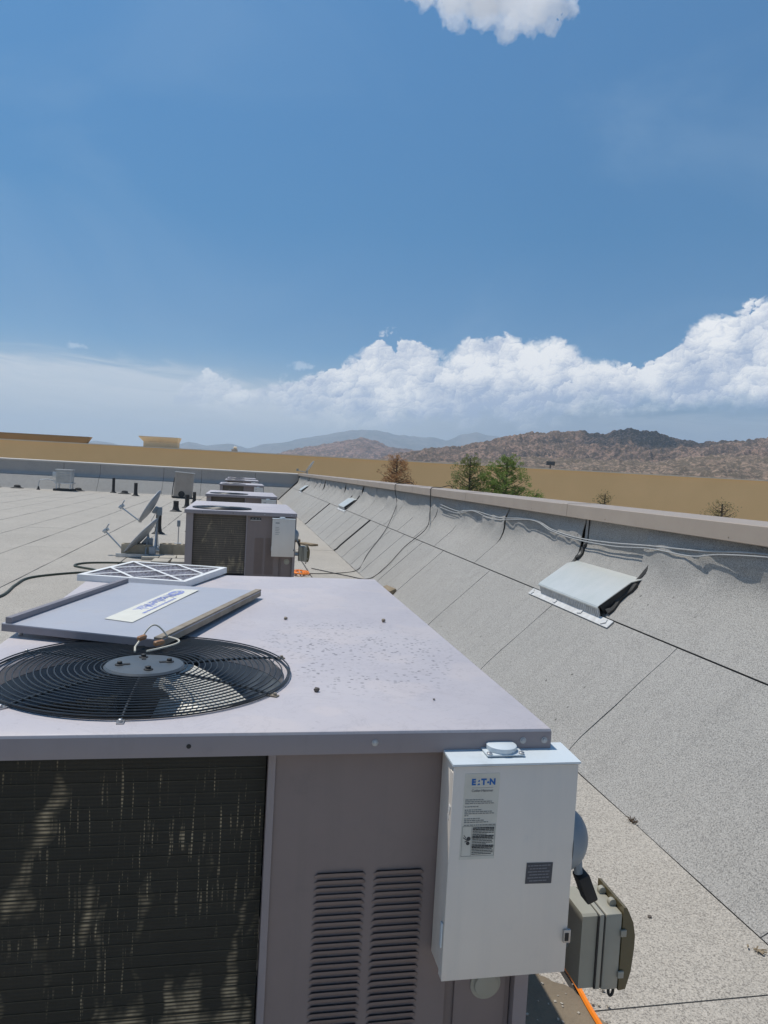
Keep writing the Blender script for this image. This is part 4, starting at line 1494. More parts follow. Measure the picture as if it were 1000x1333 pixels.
def make_recept(label, loc):
    t = thing('receptacle_box', label, 'outlet box', loc, group=GR)
    Y0, Y1, Z0, Z1 = -0.055, 0.065, -0.090, 0.085     # facing +x
    MB().prism([(Y0 + 0.004, Z0), (Y1, Z0), (Y1, Z1 - 0.002), (Y0 + 0.010, Z1 - 0.002), (Y0 + 0.004, Z1 - 0.006)], 0, -0.037, 0.0).build('back_box', M['recept'], t, smooth=False)
    MB().bx(0.0, 0.0035, Y0 - 0.0005, Y1 - 0.001, Z0 - 0.001, Z1 - 0.004).build('gasket', M['black'], t, smooth=False)
    MB().bx(0.0037, 0.0145, Y0 - 0.001, Y1 + 0.002, Z0 - 0.002, Z1 - 0.001, 0.002).build('mounting_flange', M['recept2'], t)
    MB().bx(0.0147, 0.0175, Y0, Y1, Z0, Z1 - 0.003).build('gasket', M['black'], t, smooth=False)
    MB().tube([(-0.20, 0.02, -0.02), (-0.0372, 0.02, -0.02)], 0.016, 10).build('conduit', M['galv'], t)
    cv = MB().bx(0.0177, 0.060, Y0 - 0.002, Y1 + 0.003, Z0 - 0.006, Z1, 0.006).build('cover_frame', M['recept2'], t)
    # domed in-use cover
    sec = [(0.0, Z0 - 0.008), (0.016, Z0 - 0.006), (0.026, Z0 + 0.035), (0.030, 0.0), (0.030, 0.030), (0.024, 0.062), (0.008, Z1 + 0.012), (0.0, Z1 + 0.014)]
    b = MB()
    b.prism([(x * 1.1 + 0.0605, z) for x, z in sec], 1, Y0 - 0.002, Y1 + 0.003)
    dm = b.build('domed_cover', M['dome'], t, ang=0.9)
    for z in (0.040, -0.058):
        MB().box((0.062, Y0 - 0.005, z), (0.014, 0.005, 0.016), None, 0.001).build('latch_tab', M['recept2'], cv)
    for y in (-0.020, 0.030):
        MB().lathe([(0.009, -0.006), (0.009, 0.006)], (0.050, y, Z1 + 0.006), (0, 1, 0), 12).build('hinge_barrel', M['recept2'], cv)
    # padlock hasp loop
    lp = [(0.050 + 0.006 * math.cos(a), Y0 + 0.012, Z0 - 0.016 + 0.013 * math.sin(a)) for a in [2 * math.pi * i / 16 for i in range(16)]]
    MB().tube(lp, 0.0034, 6, closed=True).build('hasp_loop', M['black'], cv)
    MB().lathe([(0.011, 0), (0.011, 0.004), (0.006, 0.005)], (0.03, Y1 + 0.003, 0.05), (0, 1, 0), 12).build('plug_screw', M['recept2'], cv)
    return t


rc1 = make_recept('beige receptacle box with smoked brown domed cover beside the nearest switch box', (0.842, 1.555, 0.492))
rc2 = copy_tree(rc1)
rc2.location = (0.745, 8.80, 0.56)
rc2['label'] = 'small grey receptacle box on the side of the second air conditioner'
rc3 = copy_tree(rc1)
rc3.location = (0.745, 13.75, 0.56)
rc3['label'] = 'small receptacle box on the side of the third air conditioner'

# ------------------------------------------------------------------ things on the nearest unit
TZ = 1.0415
lid = thing('access_panel', 'removed blue grey access panel lying on the nearest air conditioner, cream label strip', 'metal panel', (0, 0, 0))
FL, FRr, BR, BL = Vector((-0.640, 2.205, 1.078)), Vector((-0.190, 2.020, 1.078)), Vector((0.095, 2.905, 1.070)), Vector((-0.442, 3.075, 1.064))
th = 0.016
up = Vector((0, 0, 1))
top = [FL, FRr, BR, BL]


def quadslab(b, q, t_):
    q = [Vector(p) for p in q]
    b.add(q + [p - up * t_ for p in q], [(0, 1, 2, 3), (7, 6, 5, 4), (0, 4, 5, 1), (1, 5, 6, 2), (2, 6, 7, 3), (3, 7, 4, 0)])


b = MB()
quadslab(b, top, 0.003)
b.build('sheet', M['lid_paint'], lid, smooth=False)


def lerp(a, b_, t_):
    return a + (b_ - a) * t_


def strip(b, p0, p1, inward, w, z0, z1):
    """upright or hanging flange along p0-p1"""
    i_ = Vector(inward).normalized() * w
    q = [p0, p1, p1 + i_, p0 + i_]
    b.add([p + up * z1 for p in q] + [p + up * z0 for p in q], [(0, 1, 2, 3), (7, 6, 5, 4), (0, 4, 5, 1), (1, 5, 6, 2), (2, 6, 7, 3), (3, 7, 4, 0)])


cen = (FL + FRr + BR + BL) / 4
b = MB()
strip(b, FL + Vector((0.01, 0.0, 0)), BL, cen - (FL + BL) / 2, 0.018, 0.0005, 0.017)
b.build('raised_flange', M['lid_edge'], lid, smooth=False)
b = MB()
strip(b, FL, FRr, cen - (FL + FRr) / 2, 0.004, -0.022, -0.0032)
b.build('front_flange', M['lid_edge'], lid, smooth=False)
b = MB()
strip(b, FRr, BR, cen - (FRr + BR) / 2, 0.022, 0.0005, 0.006)
strip(b, FRr, BR, cen - (FRr + BR) / 2, 0.004, -0.020, -0.0032)
b.build('weathered_flange', M['rust_edge'], lid, smooth=False)
b = MB()
strip(b, BL, BR, cen - (BL + BR) / 2, 0.004, -0.018, -0.0032)
b.build('rear_flange', M['lid_edge'], lid, smooth=False)
# label strip: bilinear on the sheet
def onlid(u, v, z=0.0008):
    return lerp(lerp(FL, FRr, u), lerp(BL, BR, u), v) + up * z


b = MB()
lq = [Vector((-0.3808, 2.287, 0)), Vector((-0.2950, 2.238, 0)), Vector((-0.1400, 2.875, 0)), Vector((-0.2290, 2.880, 0))]


def lidz(p):
    # plane through FL, FRr, BR
    n = (FRr - FL).cross(BR - FL).normalized()
    return FL.z - (n.x * (p.x - FL.x) + n.y * (p.y - FL.y)) / n.z


lq = [Vector((p.x, p.y, lidz(p) + 0.0025)) for p in lq]
quadslab(b, lq, 0.0015)
ls = b.build('label_strip', M['label_cream'], lid, smooth=False)
# lettering upside down to the viewer
e_far, e_near = (lq[2] + lq[3]) / 2, (lq[0] + lq[1]) / 2
xd = (e_near - e_far).normalized()
nrm = Vector((0, 0, 1))
yd = nrm.cross(xd).normalized()


def put_text(me, pos, name, mat, parent):
    me.materials.append(mat)
    me.name = name
    o = link(name, me, parent)
    mm = Matrix((xd, yd, nrm)).transposed().to_4x4()
    mm.translation = pos
    o.matrix_world = mm
    return o


Lh = (e_near - e_far).length
wl = (lq[1] - lq[0]).length
put_text(text_mesh('WeatherMaker', 0.060, 0.0008, 0.0002), e_far + xd * (Lh * 0.50) - yd * 0.010 + nrm * 0.0004, 'lettering', M['faded_blue'], ls)
b = MB()
oc = e_far + xd * (Lh * 0.155) - yd * 0.008 + nrm * 0.0002
ov = [oc + xd * 0.058 * math.cos(a) + yd * 0.024 * math.sin(a) for a in [2 * math.pi * i / 28 for i in range(28)]]
b.add(ov + [p + nrm * 0.0006 for p in ov], [tuple(range(27, -1, -1)), tuple(range(28, 56))] + [(i, (i + 1) % 28, 28 + (i + 1) % 28, 28 + i) for i in range(28)])
b.build('oval_logo', M['faded_blue'], ls, smooth=False)
put_text(text_mesh('Carrier', 0.028, 0.0003, 0.0002), oc + nrm * 0.0009, 'lettering', M['label_cream'], ls)
r_ = random.Random(3)
b = MB()
x = 0.33
while x < 0.80:
    w = r_.uniform(0.012, 0.03)
    p = e_far + xd * (Lh * x + w / 2) + yd * 0.026 + nrm * 0.0004
    b.box(p, (w, 0.009, 0.0004), Matrix((xd, yd, nrm)).transposed())
    x += (w + 0.008) / Lh
b.build('faded_print_line', M['faded_blue'], ls, smooth=False)['kind'] = 'stuff'
# feet of the panel (hidden screws it rests on)
MB().lathe([(0.006, 0), (0.006, 0.016)], (FL.x + 0.045, FL.y + 0.02, 1.0405), (0, 0, 1), 8).build('panel_screw', M['steel'], lid)

# air filter
flt = thing('air_filter', 'white cardboard pleated air filter lying behind the loose panel', 'air filter', (-0.352, 3.392, 1.0425), (R(0.5), R(-0.5), R(-19.5)))
fs_, ft = 0.238, 0.026
b = MB()
b.bx(-fs_, fs_, -fs_, -fs_ + 0.003, 0, ft)
b.bx(-fs_, fs_, fs_ - 0.003, fs_, 0, ft)
b.bx(-fs_, -fs_ + 0.003, -fs_ + 0.003, fs_ - 0.003, 0, ft)
b.bx(fs_ - 0.003, fs_, -fs_ + 0.003, fs_ - 0.003, 0, ft)
for s_ in (-1, 1):
    b.bx(-fs_, fs_, s_ * fs_ - (0.022 if s_ > 0 else 0), s_ * fs_ + (0.022 if s_ < 0 else 0), ft, ft + 0.0015)
    b.bx(s_ * fs_ - (0.022 if s_ > 0 else 0), s_ * fs_ + (0.022 if s_ < 0 else 0), -fs_ + 0.022, fs_ - 0.022, ft, ft + 0.0015)
b.build('frame', M['filter_card'], flt, smooth=False)


def bar2(p, q, w, z0, z1):
    p, q = Vector((p[0], p[1], 0)), Vector((q[0], q[1], 0))
    d_ = q - p
    a = math.atan2(d_.y, d_.x)
    c_ = (p + q) / 2
    return MB().box((c_.x, c_.y, (z0 + z1) / 2), (d_.length, w, z1 - z0), Matrix.Rotation(a, 3, 'Z'))


h_ = fs_ - 0.02
for i, (p, q) in enumerate((((-h_, -h_), (h_, h_)), ((-h_, h_), (h_, -h_)), ((-h_, 0), (0, h_)), ((0, h_), (h_, 0)), ((h_, 0), (0, -h_)), ((0, -h_), (-h_, 0)))):
    bar2(p, q, 0.013, ft + 0.0002 + 0.0012 * (i % 2), ft + 0.0013 + 0.0012 * (i % 2)).build('lattice_strip', M['filter_card'], flt, smooth=False)
b = MB()
npl = 26
vs, fs2 = [], []
for i in range(npl * 2 + 1):
    x = -h_ + 2 * h_ * i / (npl * 2)
    z = 0.004 if i % 2 else 0.023
    vs += [(x, -h_, z), (x, h_, z)]
for i in range(npl * 2):
    fs2.append((2 * i, 2 * i + 2, 2 * i + 3, 2 * i + 1))
b.add(vs, fs2)
b.build('pleated_media', M['filter_media'], flt, smooth=False)

# two wires with connectors on the corner of the panel
wr = thing('jumper_wires', 'two short ivory wires with tan connectors on the panel corner above the fan grille', 'wire', (0, 0, 0))
c0 = FRr + Vector((-0.02, 0.01, 0.006))


def arc(p0, p1, bulge, hz_, n=14):
    p0, p1 = Vector(p0), Vector(p1)
    side = (p1 - p0).cross(up).normalized()
    return [p0 + (p1 - p0) * (i / n) + side * bulge * math.sin(math.pi * i / n) + up * hz_ * math.sin(math.pi * i / n) for i in range(n + 1)]


pA, pB = c0 + Vector((-0.030, -0.010, 0)), c0 + Vector((0.032, 0.012, 0))
MB().tube(arc(pA, pB, -0.01, 0.030), 0.0024, 6).build('wire', M['ivory'], wr)
MB().tube([pA + Vector((-0.004, -0.014, -0.004)), pA + Vector((-0.010, -0.055, -0.012)), pA + Vector((-0.006, -0.085, -0.016))], 0.0026, 6).build('wire', M['ivory'], wr)
MB().tube(arc(pB + Vector((0.004, 0.0, -0.002)), pB + Vector((-0.012, -0.075, -0.016)), -0.040, 0.004), 0.0024, 6).build('wire', M['ivory'], wr)
MB().tube([pB + Vector((-0.012, -0.075, -0.016)), pB + Vector((-0.040, -0.105, -0.016))], 0.0026, 6).build('wire', M['ivory'], wr)
for p, dr_ in ((pA + Vector((0, -0.006, 0.001)), Vector((0.5, 1, 0))), (pB + Vector((-0.016, -0.05, -0.007)), Vector((0.8, 1, 0)))):
    dn = dr_.normalized()
    MB().tube([p - dn * 0.016, p - dn * 0.012, p + dn * 0.010, p + dn * 0.017], [0.0045, 0.0075, 0.0075, 0.005], 8).build('connector', M['tan_wire'], wr)

# pebbles and screws lying on the top
def pebble(x, y, z, r_, label, mat, sq=0.7, seed=0):
    rr = random.Random(seed)
    bm = bmesh.new()
    bmesh.ops.create_icosphere(bm, subdivisions=2, radius=r_)
    for v in bm.verts:
        v.co *= 1 + rr.uniform(-0.18, 0.18)
        v.co.z *= sq
    me = bpy.data.meshes.new('pebble')
    bm.to_mesh(me)
    bm.free()
    me.materials.append(mat)
    o = link('pebble', me, None, (x, y, z + r_ * sq * 0.85))
    return tag(o, label, 'pebble', 'bits lying on the air conditioner top')


pebble(0.168, 2.496, TZ, 0.0065, 'small brown bit on the unit top, right of the loose panel', M['rust_edge'], 0.8, 1)
pebble(0.504, 2.483, TZ, 0.0075, 'small brown bit on the unit top near its right edge', M['rust_edge'], 0.8, 2)
pebble(0.192, 1.676, TZ, 0.0065, 'round grey pebble on the unit top just right of the fan grille', M['stone'], 0.85, 3)
pebble(0.455, 1.610, TZ, 0.003, 'tiny dark speck on the unit top near the front right', M['stone'], 0.6, 4)

# ------------------------------------------------------------------ vent hoods on the slope
GH = 'metal vent hoods set in the sloping parapet'
UP_S = Vector((0.82, 0, 0.748)).normalized()     # up the slope
N_S = Vector((-0.748, 0, 0.82)).normalized()     # off the slope
Y_S = Vector((0, 1, 0))


def make_hood(label):
    """origin: bottom edge centre on the slope; local x = along wall (+y world), y = up slope, z = off the slope"""
    t = thing('vent_hood', label, 'vent hood', (0, 0, 0), group=GH)
    hw = 0.53
    # flashing flange at the foot
    fl = MB()
    fl.bx(-0.71, 0.70, -0.085, -0.02, 0.004, 0.012)
    fl.build('foot_flashing', M['flash_white'], t, smooth=False)
    for x in (-0.66, -0.2, 0.25, 0.62):
        MB().box((x, -0.055, 0.016), (0.05, 0.03, 0.008), Matrix.Rotation(R(17 * x * 3), 3, 'Z')).build('mastic_patch', M['flash_white'], t, smooth=False)
    # throat screen
    MB().prism([(-0.036, 0.006), (-0.030, 0.006), (0.004, 0.074), (-0.002, 0.074)], 0, -hw + 0.005, hw - 0.005).build('screen', M['galv'], t, smooth=False)
    b = MB()
    for i in range(34):
        x = -hw + 0.02 + i * (2 * hw - 0.04) / 33
        b.prism([(-0.041, 0.006), (-0.0362, 0.006), (-0.0022, 0.074), (-0.0068, 0.074)], 0, x - 0.007, x + 0.007)
    b.build('screen_bars', M['flash_white'], t, smooth=False)['kind'] = 'stuff'
    # sloping cover sheet with turned front edge
    b = MB()
    sec = [(0.004, 0.088), (-0.008, 0.082), (-0.011, 0.070), (-0.009, 0.070), (-0.006, 0.080), (0.006, 0.084), (0.30, 0.050), (0.385, 0.008), (0.387, 0.012), (0.303, 0.056)]
    b.prism([(y, z) for y, z in sec], 0, -hw, hw)
    b.build('cover', M['hood_metal'], t, ang=0.4)
    # black sheets standing for the shade in the open sides
    for s_ in (-1, 1):
        b = MB()
        b.prism([(0.012, 0.0), (0.012, 0.078), (0.30, 0.048), (0.38, 0.006), (0.38, 0.0)], 0, s_ * hw - 0.006, s_ * hw - 0.002)
        b.build('dark_side_sheet', M['inside'], t, smooth=False)
    return t


def set_hood(t, y, s):
    p = Vector((TOE + MIDX + 0.012, y, prof_z(MIDX + 0.012)))
    m_ = Matrix((Y_S * -1, UP_S, N_S)).transposed()
    # keep right handed
    if m_.determinant() < 0:
        m_ = Matrix((Y_S, UP_S, N_S)).transposed()
    m4 = m_.to_4x4() @ Matrix.Diagonal((s, s, s, 1))
    m4.translation = p
    t.matrix_world = m4


h1 = make_hood('large bright metal vent hood on the slope, nearest of the three')
set_hood(h1, 5.31, 1.0)
h2 = copy_tree(h1)
h2['label'] = 'middle metal vent hood, small and pale halfway along the slope'
set_hood(h2, 18.55, 1.0)
h3 = copy_tree(h1)
h3['label'] = 'farthest metal vent hood, near the corner with the dish'
set_hood(h3, 31.95, 1.0)
# open tarred laps running up from the hoods to the wall
for hy in (5.31, 18.55, 31.95):
    for s_ in (-1, 1):
        path = []
        for q in range(13):
            f_ = q / 12
            x = (MIDX + 0.03) + (1.07 - MIDX - 0.03) * f_ if s_ < 0 else (MIDX + 0.22) + (1.07 - MIDX - 0.22) * f_
            y = hy + s_ * (0.545 + 0.02 * math.sin(q * 1.3) - (0.05 if s_ < 0 else 0) * f_)
            path.append((TOE + x - 0.004, y, prof_z(x) + 0.010))
        MB().tube(path, [0.034 if s_ < 0 else 0.026] + [(0.034 if s_ < 0 else 0.028) * (1 - 0.55 * abs(math.sin(q * 0.9))) for q in range(1, 12)] + [0.012], 6).build('tar_lap', M['tar'], par)
        MB().tube([(TOE + 1.066, hy + s_ * 0.54, 1.00), (TOE + 1.074, hy + s_ * 0.54, 1.10), (TOE + 1.078, hy + s_ * 0.54, 1.27)], 0.006, 5).build('tar_lap', M['tar'], par)

# ------------------------------------------------------------------ cables along the wall
def wall_cable(pts, r_, mat, label):
    P_ = [Vector(p) for p in pts]
    out_ = []
    for i in range(len(P_) - 1):
        p0, p1, p2, p3 = P_[max(i - 1, 0)], P_[i], P_[i + 1], P_[min(i + 2, len(P_) - 1)]
        for k_ in range(8):
            t_ = k_ / 8
            out_.append(0.5 * ((2 * p1) + (p2 - p0) * t_ + (2 * p0 - 5 * p1 + 4 * p2 - p3) * t_ ** 2 + (3 * p1 - p0 - 3 * p2 + p3) * t_ ** 3))
    out_.append(P_[-1])
    b = MB().tube(out_, r_, 6)
    return out_, b


xw = 2.895
g_c = 'cables along the right parapet'
pts = [(xw, 10.5, 1.157), (xw, 9.6, 1.113), (xw, 8.92, 1.161), (xw, 8.0, 1.135), (xw, 7.0, 1.184), (xw, 6.5, 1.120), (xw, 5.95, 1.094), (xw, 5.4, 1.109), (xw, 4.86, 1.142), (xw, 4.2, 1.176), (xw, 3.7, 1.218), (xw, 3.1, 1.225), (xw, 2.2, 1.188), (xw, 1.0, 1.218)]
_, b = wall_cable(pts, 0.0058, None, '')
tag(b.build('cable', M['wire_white'], None), 'upper white cable sagging along the parapet just under its cap', 'cable', g_c)
pts = [(xw - 0.012, 10.5, 1.120), (xw - 0.012, 9.6, 1.086), (xw - 0.012, 8.92, 1.154), (xw - 0.012, 8.1, 1.105), (xw - 0.012, 7.0, 1.176), (xw - 0.012, 6.5, 1.109), (xw - 0.012, 5.95, 1.079), (xw - 0.012, 5.3, 1.090), (xw - 0.012, 4.8, 1.127), (xw - 0.012, 4.3, 1.131), (xw - 0.012, 4.0, 1.176), (xw - 0.012, 3.5, 1.214), (xw - 0.012, 3.0, 1.218), (xw - 0.012, 2, 1.180), (xw - 0.012, 1, 1.214)]
_, b = wall_cable(pts, 0.0048, None, '')
tag(b.build('cable', M['wire_white'], None), 'lower white cable sagging along the parapet below the other white one', 'cable', g_c)
for y0, kk, lab_ in ((10.95, [(11.0, 1.05), (10.4, 0.85), (10.55, 0.55), (10.35, 0.25), (10.5, 0.03), (10.9, -0.25), (11.6, -0.7)], 'nearer thin black cable draped over the cap and down the slope'),
                     (13.6, [(13.5, 1.05), (12.9, 0.85), (12.45, 0.6), (11.95, 0.25), (11.5, 0.02), (11.1, -0.4), (11.0, -0.8)], 'farther thin black cable draped over the cap and down the slope')):
    pts = [(3.19, y0 + 0.05, 0.9), (3.19, y0, 1.398), (3.0, y0, 1.40), (2.86, y0, 1.387), (2.85, y0, 1.26)]
    for y, x in kk:
        pts.append((TOE + x - 0.010 - (0.03 if x > 0.8 else 0), y, (prof_z(x) if x > 0 else 0.0) + (0.03 if x > 0.8 else 0.012)))
    _, b = wall_cable(pts, 0.0062, None, '')
    tag(b.build('cable', M['black'], None), lab_, 'cable', g_c)

# ------------------------------------------------------------------ orange cord, dirt with the cast shadow painted in, debris
pts = [(0.98, 2.55, 0.014), (1.06, 2.35, 0.02), (1.085, 2.1, 0.014), (1.075, 1.9, 0.014), (1.08, 1.6, 0.014), (1.2, 1.1, 0.012), (1.1, 0.3, 0.012)]
_, b = wall_cable([(0.80, 2.9, 0.012)] + pts, 0.0085, None, '')
tag(b.build('extension_cord', M['orange'], None), 'bright orange extension cord running across the roof below the switch box', 'cord')
oc_ = []
for i in range(70):
    a = i * 0.42
    oc_.append((0.93 + 0.13 * math.cos(a) * (0.6 + 0.4 * math.sin(i * 0.13)), 10.95 + 0.22 * math.sin(a * 1.03), 0.015 + 0.03 * abs(math.sin(i * 0.21))))
tag(MB().tube(oc_, 0.010, 5).build('extension_cord', M['orange'], None), 'tangled orange cord heap beside the second air conditioner', 'cord')

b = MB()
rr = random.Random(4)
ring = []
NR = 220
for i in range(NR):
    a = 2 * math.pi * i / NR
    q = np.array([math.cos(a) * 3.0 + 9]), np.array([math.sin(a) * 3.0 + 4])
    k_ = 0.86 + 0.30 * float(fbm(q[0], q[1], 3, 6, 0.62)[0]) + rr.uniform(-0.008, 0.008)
    ring.append((0.74 + 0.35 * math.cos(a) * k_, 1.75 + 0.55 * math.sin(a) * k_, 0.0075))  # outline follows the edge of the cast shadow
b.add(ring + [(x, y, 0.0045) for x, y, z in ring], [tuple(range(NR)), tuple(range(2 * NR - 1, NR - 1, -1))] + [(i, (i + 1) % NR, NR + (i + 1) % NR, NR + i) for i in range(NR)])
tag(b.build('shadow_dirt_patch', M['shadow_dirt'], None, smooth=False), 'brown dirt and gravel patch with the cast shadow painted in, under the switch box', 'dirt')
# loose gravel on it
b = MB()
for i in range(420):
    a, q = rr.uniform(0, 6.283), math.sqrt(rr.random())
    x, y = 0.78 + 0.42 * q * math.cos(a), 1.78 + 0.55 * q * math.sin(a)
    s_ = rr.uniform(0.0015, 0.0042)
    b.box((x, y, 0.0075 + s_ * 0.3), (s_ * 2, s_ * 1.6, s_ * 1.2), Matrix.Rotation(rr.uniform(0, 3), 3, 'Z') @ Matrix.Rotation(rr.uniform(-0.5, 0.5), 3, 'X'))
tag(b.build('gravel', M['paver'], None, smooth=False), 'loose gravel and grit on the dirt and shadow patch', 'gravel', kind='stuff')

# leaf / twig debris on the roof
def debris(x, y, z, r_, label, nrm_=None):
    b = MB()
    rr2 = random.Random(int(x * 977 + y * 131))
    for i in range(9):
        a = rr2.uniform(0, 6.28)
        d_ = rr2.uniform(0, r_)
        b.box((x + d_ * math.cos(a), y + d_ * math.sin(a), z + 0.004 + rr2.uniform(0, 0.006)), (rr2.uniform(0.3, 0.9) * r_, rr2.uniform(0.08, 0.3) * r_, 0.003),
              Matrix.Rotation(rr2.uniform(0, 3), 3, 'Z') @ Matrix.Rotation(rr2.uniform(-0.6, 0.6), 3, 'X'))
    tag(b.build('debris', M['wood'], None, smooth=False), label, 'debris', 'bits of debris on the roof')


debris(1.786, 2.127, 0.004, 0.028, 'brown curled scrap on the roof at the far right by the slope')
b = MB()
rr3 = random.Random(8)
for i in range(16):
    a, L_ = rr3.uniform(0, 6.28), rr3.uniform(0.012, 0.034)
    p0_ = Vector((1.853 + rr3.uniform(-0.01, 0.01), 3.05 + rr3.uniform(-0.012, 0.012), 0.004))
    b.tube([p0_, p0_ + Vector((math.cos(a) * L_ * 0.5, math.sin(a) * L_ * 0.5, L_ * 0.6)), p0_ + Vector((math.cos(a) * L_, math.sin(a) * L_, L_ * 0.45))], [0.0022, 0.0018, 0.0006], 4)
tag(b.build('weed', M['trunk'], None), 'small dead dark weed growing in the seam at the foot of the slope', 'weed')
MB_ = MB().tube([(1.30, 2.80, 0.008), (1.37, 2.775, 0.010), (1.455, 2.80, 0.008)], 0.004, 5)
tag(MB_.build('twig', M['trunk'], None), 'thin dark twig lying on the roof right of the handle', 'twig')
pebble(1.52, 2.35, 0.004, 0.008, 'small flat stone on the open roof strip', M['stone'], 0.4, 9)['group'] = 'bits of debris on the roof'
# wood block, pavers near the slope
bl_ = MB().box((0, 0, 0.045), (0.09, 0.30, 0.09), None, 0.004)
o = bl_.build('wood_block', M['wood'], None, (1.93, 9.15, 0.03))
o.rotation_euler = (0, R(-24), R(12))
tag(o, 'weathered wood block at the foot of the slope behind the nearest unit', 'wood block')
o = MB().box((0, 0, 0.02), (0.19, 0.42, 0.04), None, 0.004).build('concrete_paver', M['wood'], None, (1.42, 15.3, 0.003), )
o.rotation_euler = (0, 0, R(35))
tag(o, 'flat brown slab near the slope beside the second unit', 'paver')
o = MB().box((0, 0, 0.03), (0.36, 0.12, 0.06), None, 0.004).build('wood_block', M['wood'], None, (1.12, 15.9, 0.003))
o.rotation_euler = (0, 0, R(8))
tag(o, 'short dark timber lying right of the second unit', 'wood block')
MBs = MB().box((0, 0, 0.02), (0.22, 0.06, 0.04), None, 0.003).build('wood_block', M['paver'], None, (1.03, 13.7, 0.003))
tag(MBs, 'small pale wood offcut right of the second unit', 'wood block')

# hose on the left
pts = [(-3.3, 7.4, 0.016), (-2.75, 8.0, 0.016), (-2.5, 8.5, 0.016), (-2.56, 9.3, 0.016), (-2.55, 9.9, 0.016), (-2.2, 10.35, 0.016), (-1.9, 10.5, 0.016), (-1.75, 10.45, 0.016), (-1.95, 10.75, 0.016), (-2.28, 11.1, 0.016), (-2.15, 11.45, 0.016), (-1.6, 11.55, 0.016), (-1.0, 11.4, 0.016), (-0.9, 10.9, 0.016)]
_, b = wall_cable(pts, 0.016, None, '')
tag(b.build('hose', M['hose'], None), 'dark green hose snaking over the roof left of the loose panel', 'hose')

# ------------------------------------------------------------------ satellite dishes and ballast
def make_dish(label, base, nrm_, dish_c, size, group='satellite dishes on the roof'):
    """dish facing left and up; base on the roof; dish_c world centre"""
    t = thing('satellite_dish', label, 'satellite dish', base, group=group)
    B = Vector(base)
    C_ = Vector(dish_c) - B
    nrm_ = Vector(nrm_).normalized()
    updir = (Vector((0, 0, 1)) - nrm_ * nrm_.z).normalized()
    side = updir.cross(nrm_)
    n1, n2 = 32, 6
    vs, fs = [], []
    for i in range(n2 + 1):
        q = i / n2
        for k_ in range(n1):
            a = 2 * math.pi * k_ / n1
            vs.append(C_ + updir * (size * 0.5 * q * math.sin(a)) + side * (size * 0.47 * q * math.cos(a)) + nrm_ * (0.055 * (q * q - 1)))
    for i in range(n2):
        for k_ in range(n1):
            fs.append((i * n1 + k_, i * n1 + (k_ + 1) % n1, (i + 1) * n1 + (k_ + 1) % n1, (i + 1) * n1 + k_))
    me = MB().add(vs, fs).mesh('reflector', M['dish'])
    o = link('reflector', me, t)
    sm = o.modifiers.new('thickness', 'SOLIDIFY')
    sm.thickness = 0.012
    rim = [C_ + updir * (size * 0.5 * math.sin(a)) + side * (size * 0.47 * math.cos(a)) for a in [2 * math.pi * i / 32 for i in range(32)]]
    MB().tube(rim, 0.010, 6, closed=True).build('rim', M['dish'], t)
    # mast and bracket
    top_ = C_ - nrm_ * 0.16 + Vector((0.03, 0, -0.02))
    MB().tube([(0, 0, 0), (0, 0, max(0.05, top_.z - 0.14)), tuple(top_)], 0.018, 10).build('mast', M['handle_grey'], t)
    b = MB()
    b.box(C_ - nrm_ * 0.115, (0.16, 0.12, 0.05), Matrix((side, updir, nrm_)).transposed(), 0.004)
    b.box(top_ + Vector((0.0, 0.0, 0.02)), (0.09, 0.10, 0.14), None, 0.006)
    b.build('bracket', M['handle_grey'], t)
    # arm and LNB
    foot = C_ - updir * (size * 0.48)
    tip = C_ + nrm_ * (size * 0.62) - updir * (size * 0.42)
    MB().tube([foot - nrm_ * 0.03, foot, tip], 0.013, 8).build('feed_arm', M['galv'], t)
    b = MB()
    b.box(tip, (0.06, 0.10, 0.06), Matrix.Rotation(R(40), 3, 'Y'), 0.006)
    b.tube([tip, tip + Vector((0.05, 0, 0.04))], [0.022, 0.032], 10)
    b.box(tip + Vector((0.035, 0.0, 0.075)), (0.016, 0.06, 0.10), Matrix.Rotation(R(28), 3, 'Y'), 0.003)
    b.build('feed_horn', M['galv'], t)
    MB().tube([tuple(top_ + Vector((-0.05, -0.04, 0.0))), tuple(top_ + Vector((-0.12, -0.08, -0.14))), tuple(top_ + Vector((-0.05, -0.08, -0.28)))], 0.006, 5).build('coax', M['wire_white'], t)
    return t


dA = make_dish('nearer satellite dish low on concrete blocks, feed arm pointing left', (-1.47, 12.66, 0.06), (-0.76, 0.06, 0.64), (-1.58, 12.6, 0.33), 0.76)
dB = make_dish('farther satellite dish standing higher behind the other, feed arm pointing left', (-1.44, 13.66, 0.03), (-0.86, 0.05, 0.50), (-1.57, 13.6, 0.765), 0.66)
# base frame of each mount
for dd, loc in ((dA, 0), (dB, 0)):
    b = MB()
    b.bx(-0.45, 0.45, -0.32, -0.28, -0.05 if dd is dA else -0.02, 0.0)
    b.bx(-0.45, 0.45, 0.28, 0.32, -0.05 if dd is dA else -0.02, 0.0)
    b.bx(-0.03, 0.03, -0.28, 0.28, -0.03 if dd is dA else -0.02, 0.0)
    b.build('mount_frame', M['galv'], dd, smooth=False)
    for s_ in (-1, 1):
        MB().tube([(0.0, s_ * 0.28, 0.0), (0.0, 0.0, 0.36)], 0.013, 6).build('brace', M['galv'], dd)
GB = 'concrete blocks weighing down the dish mounts'


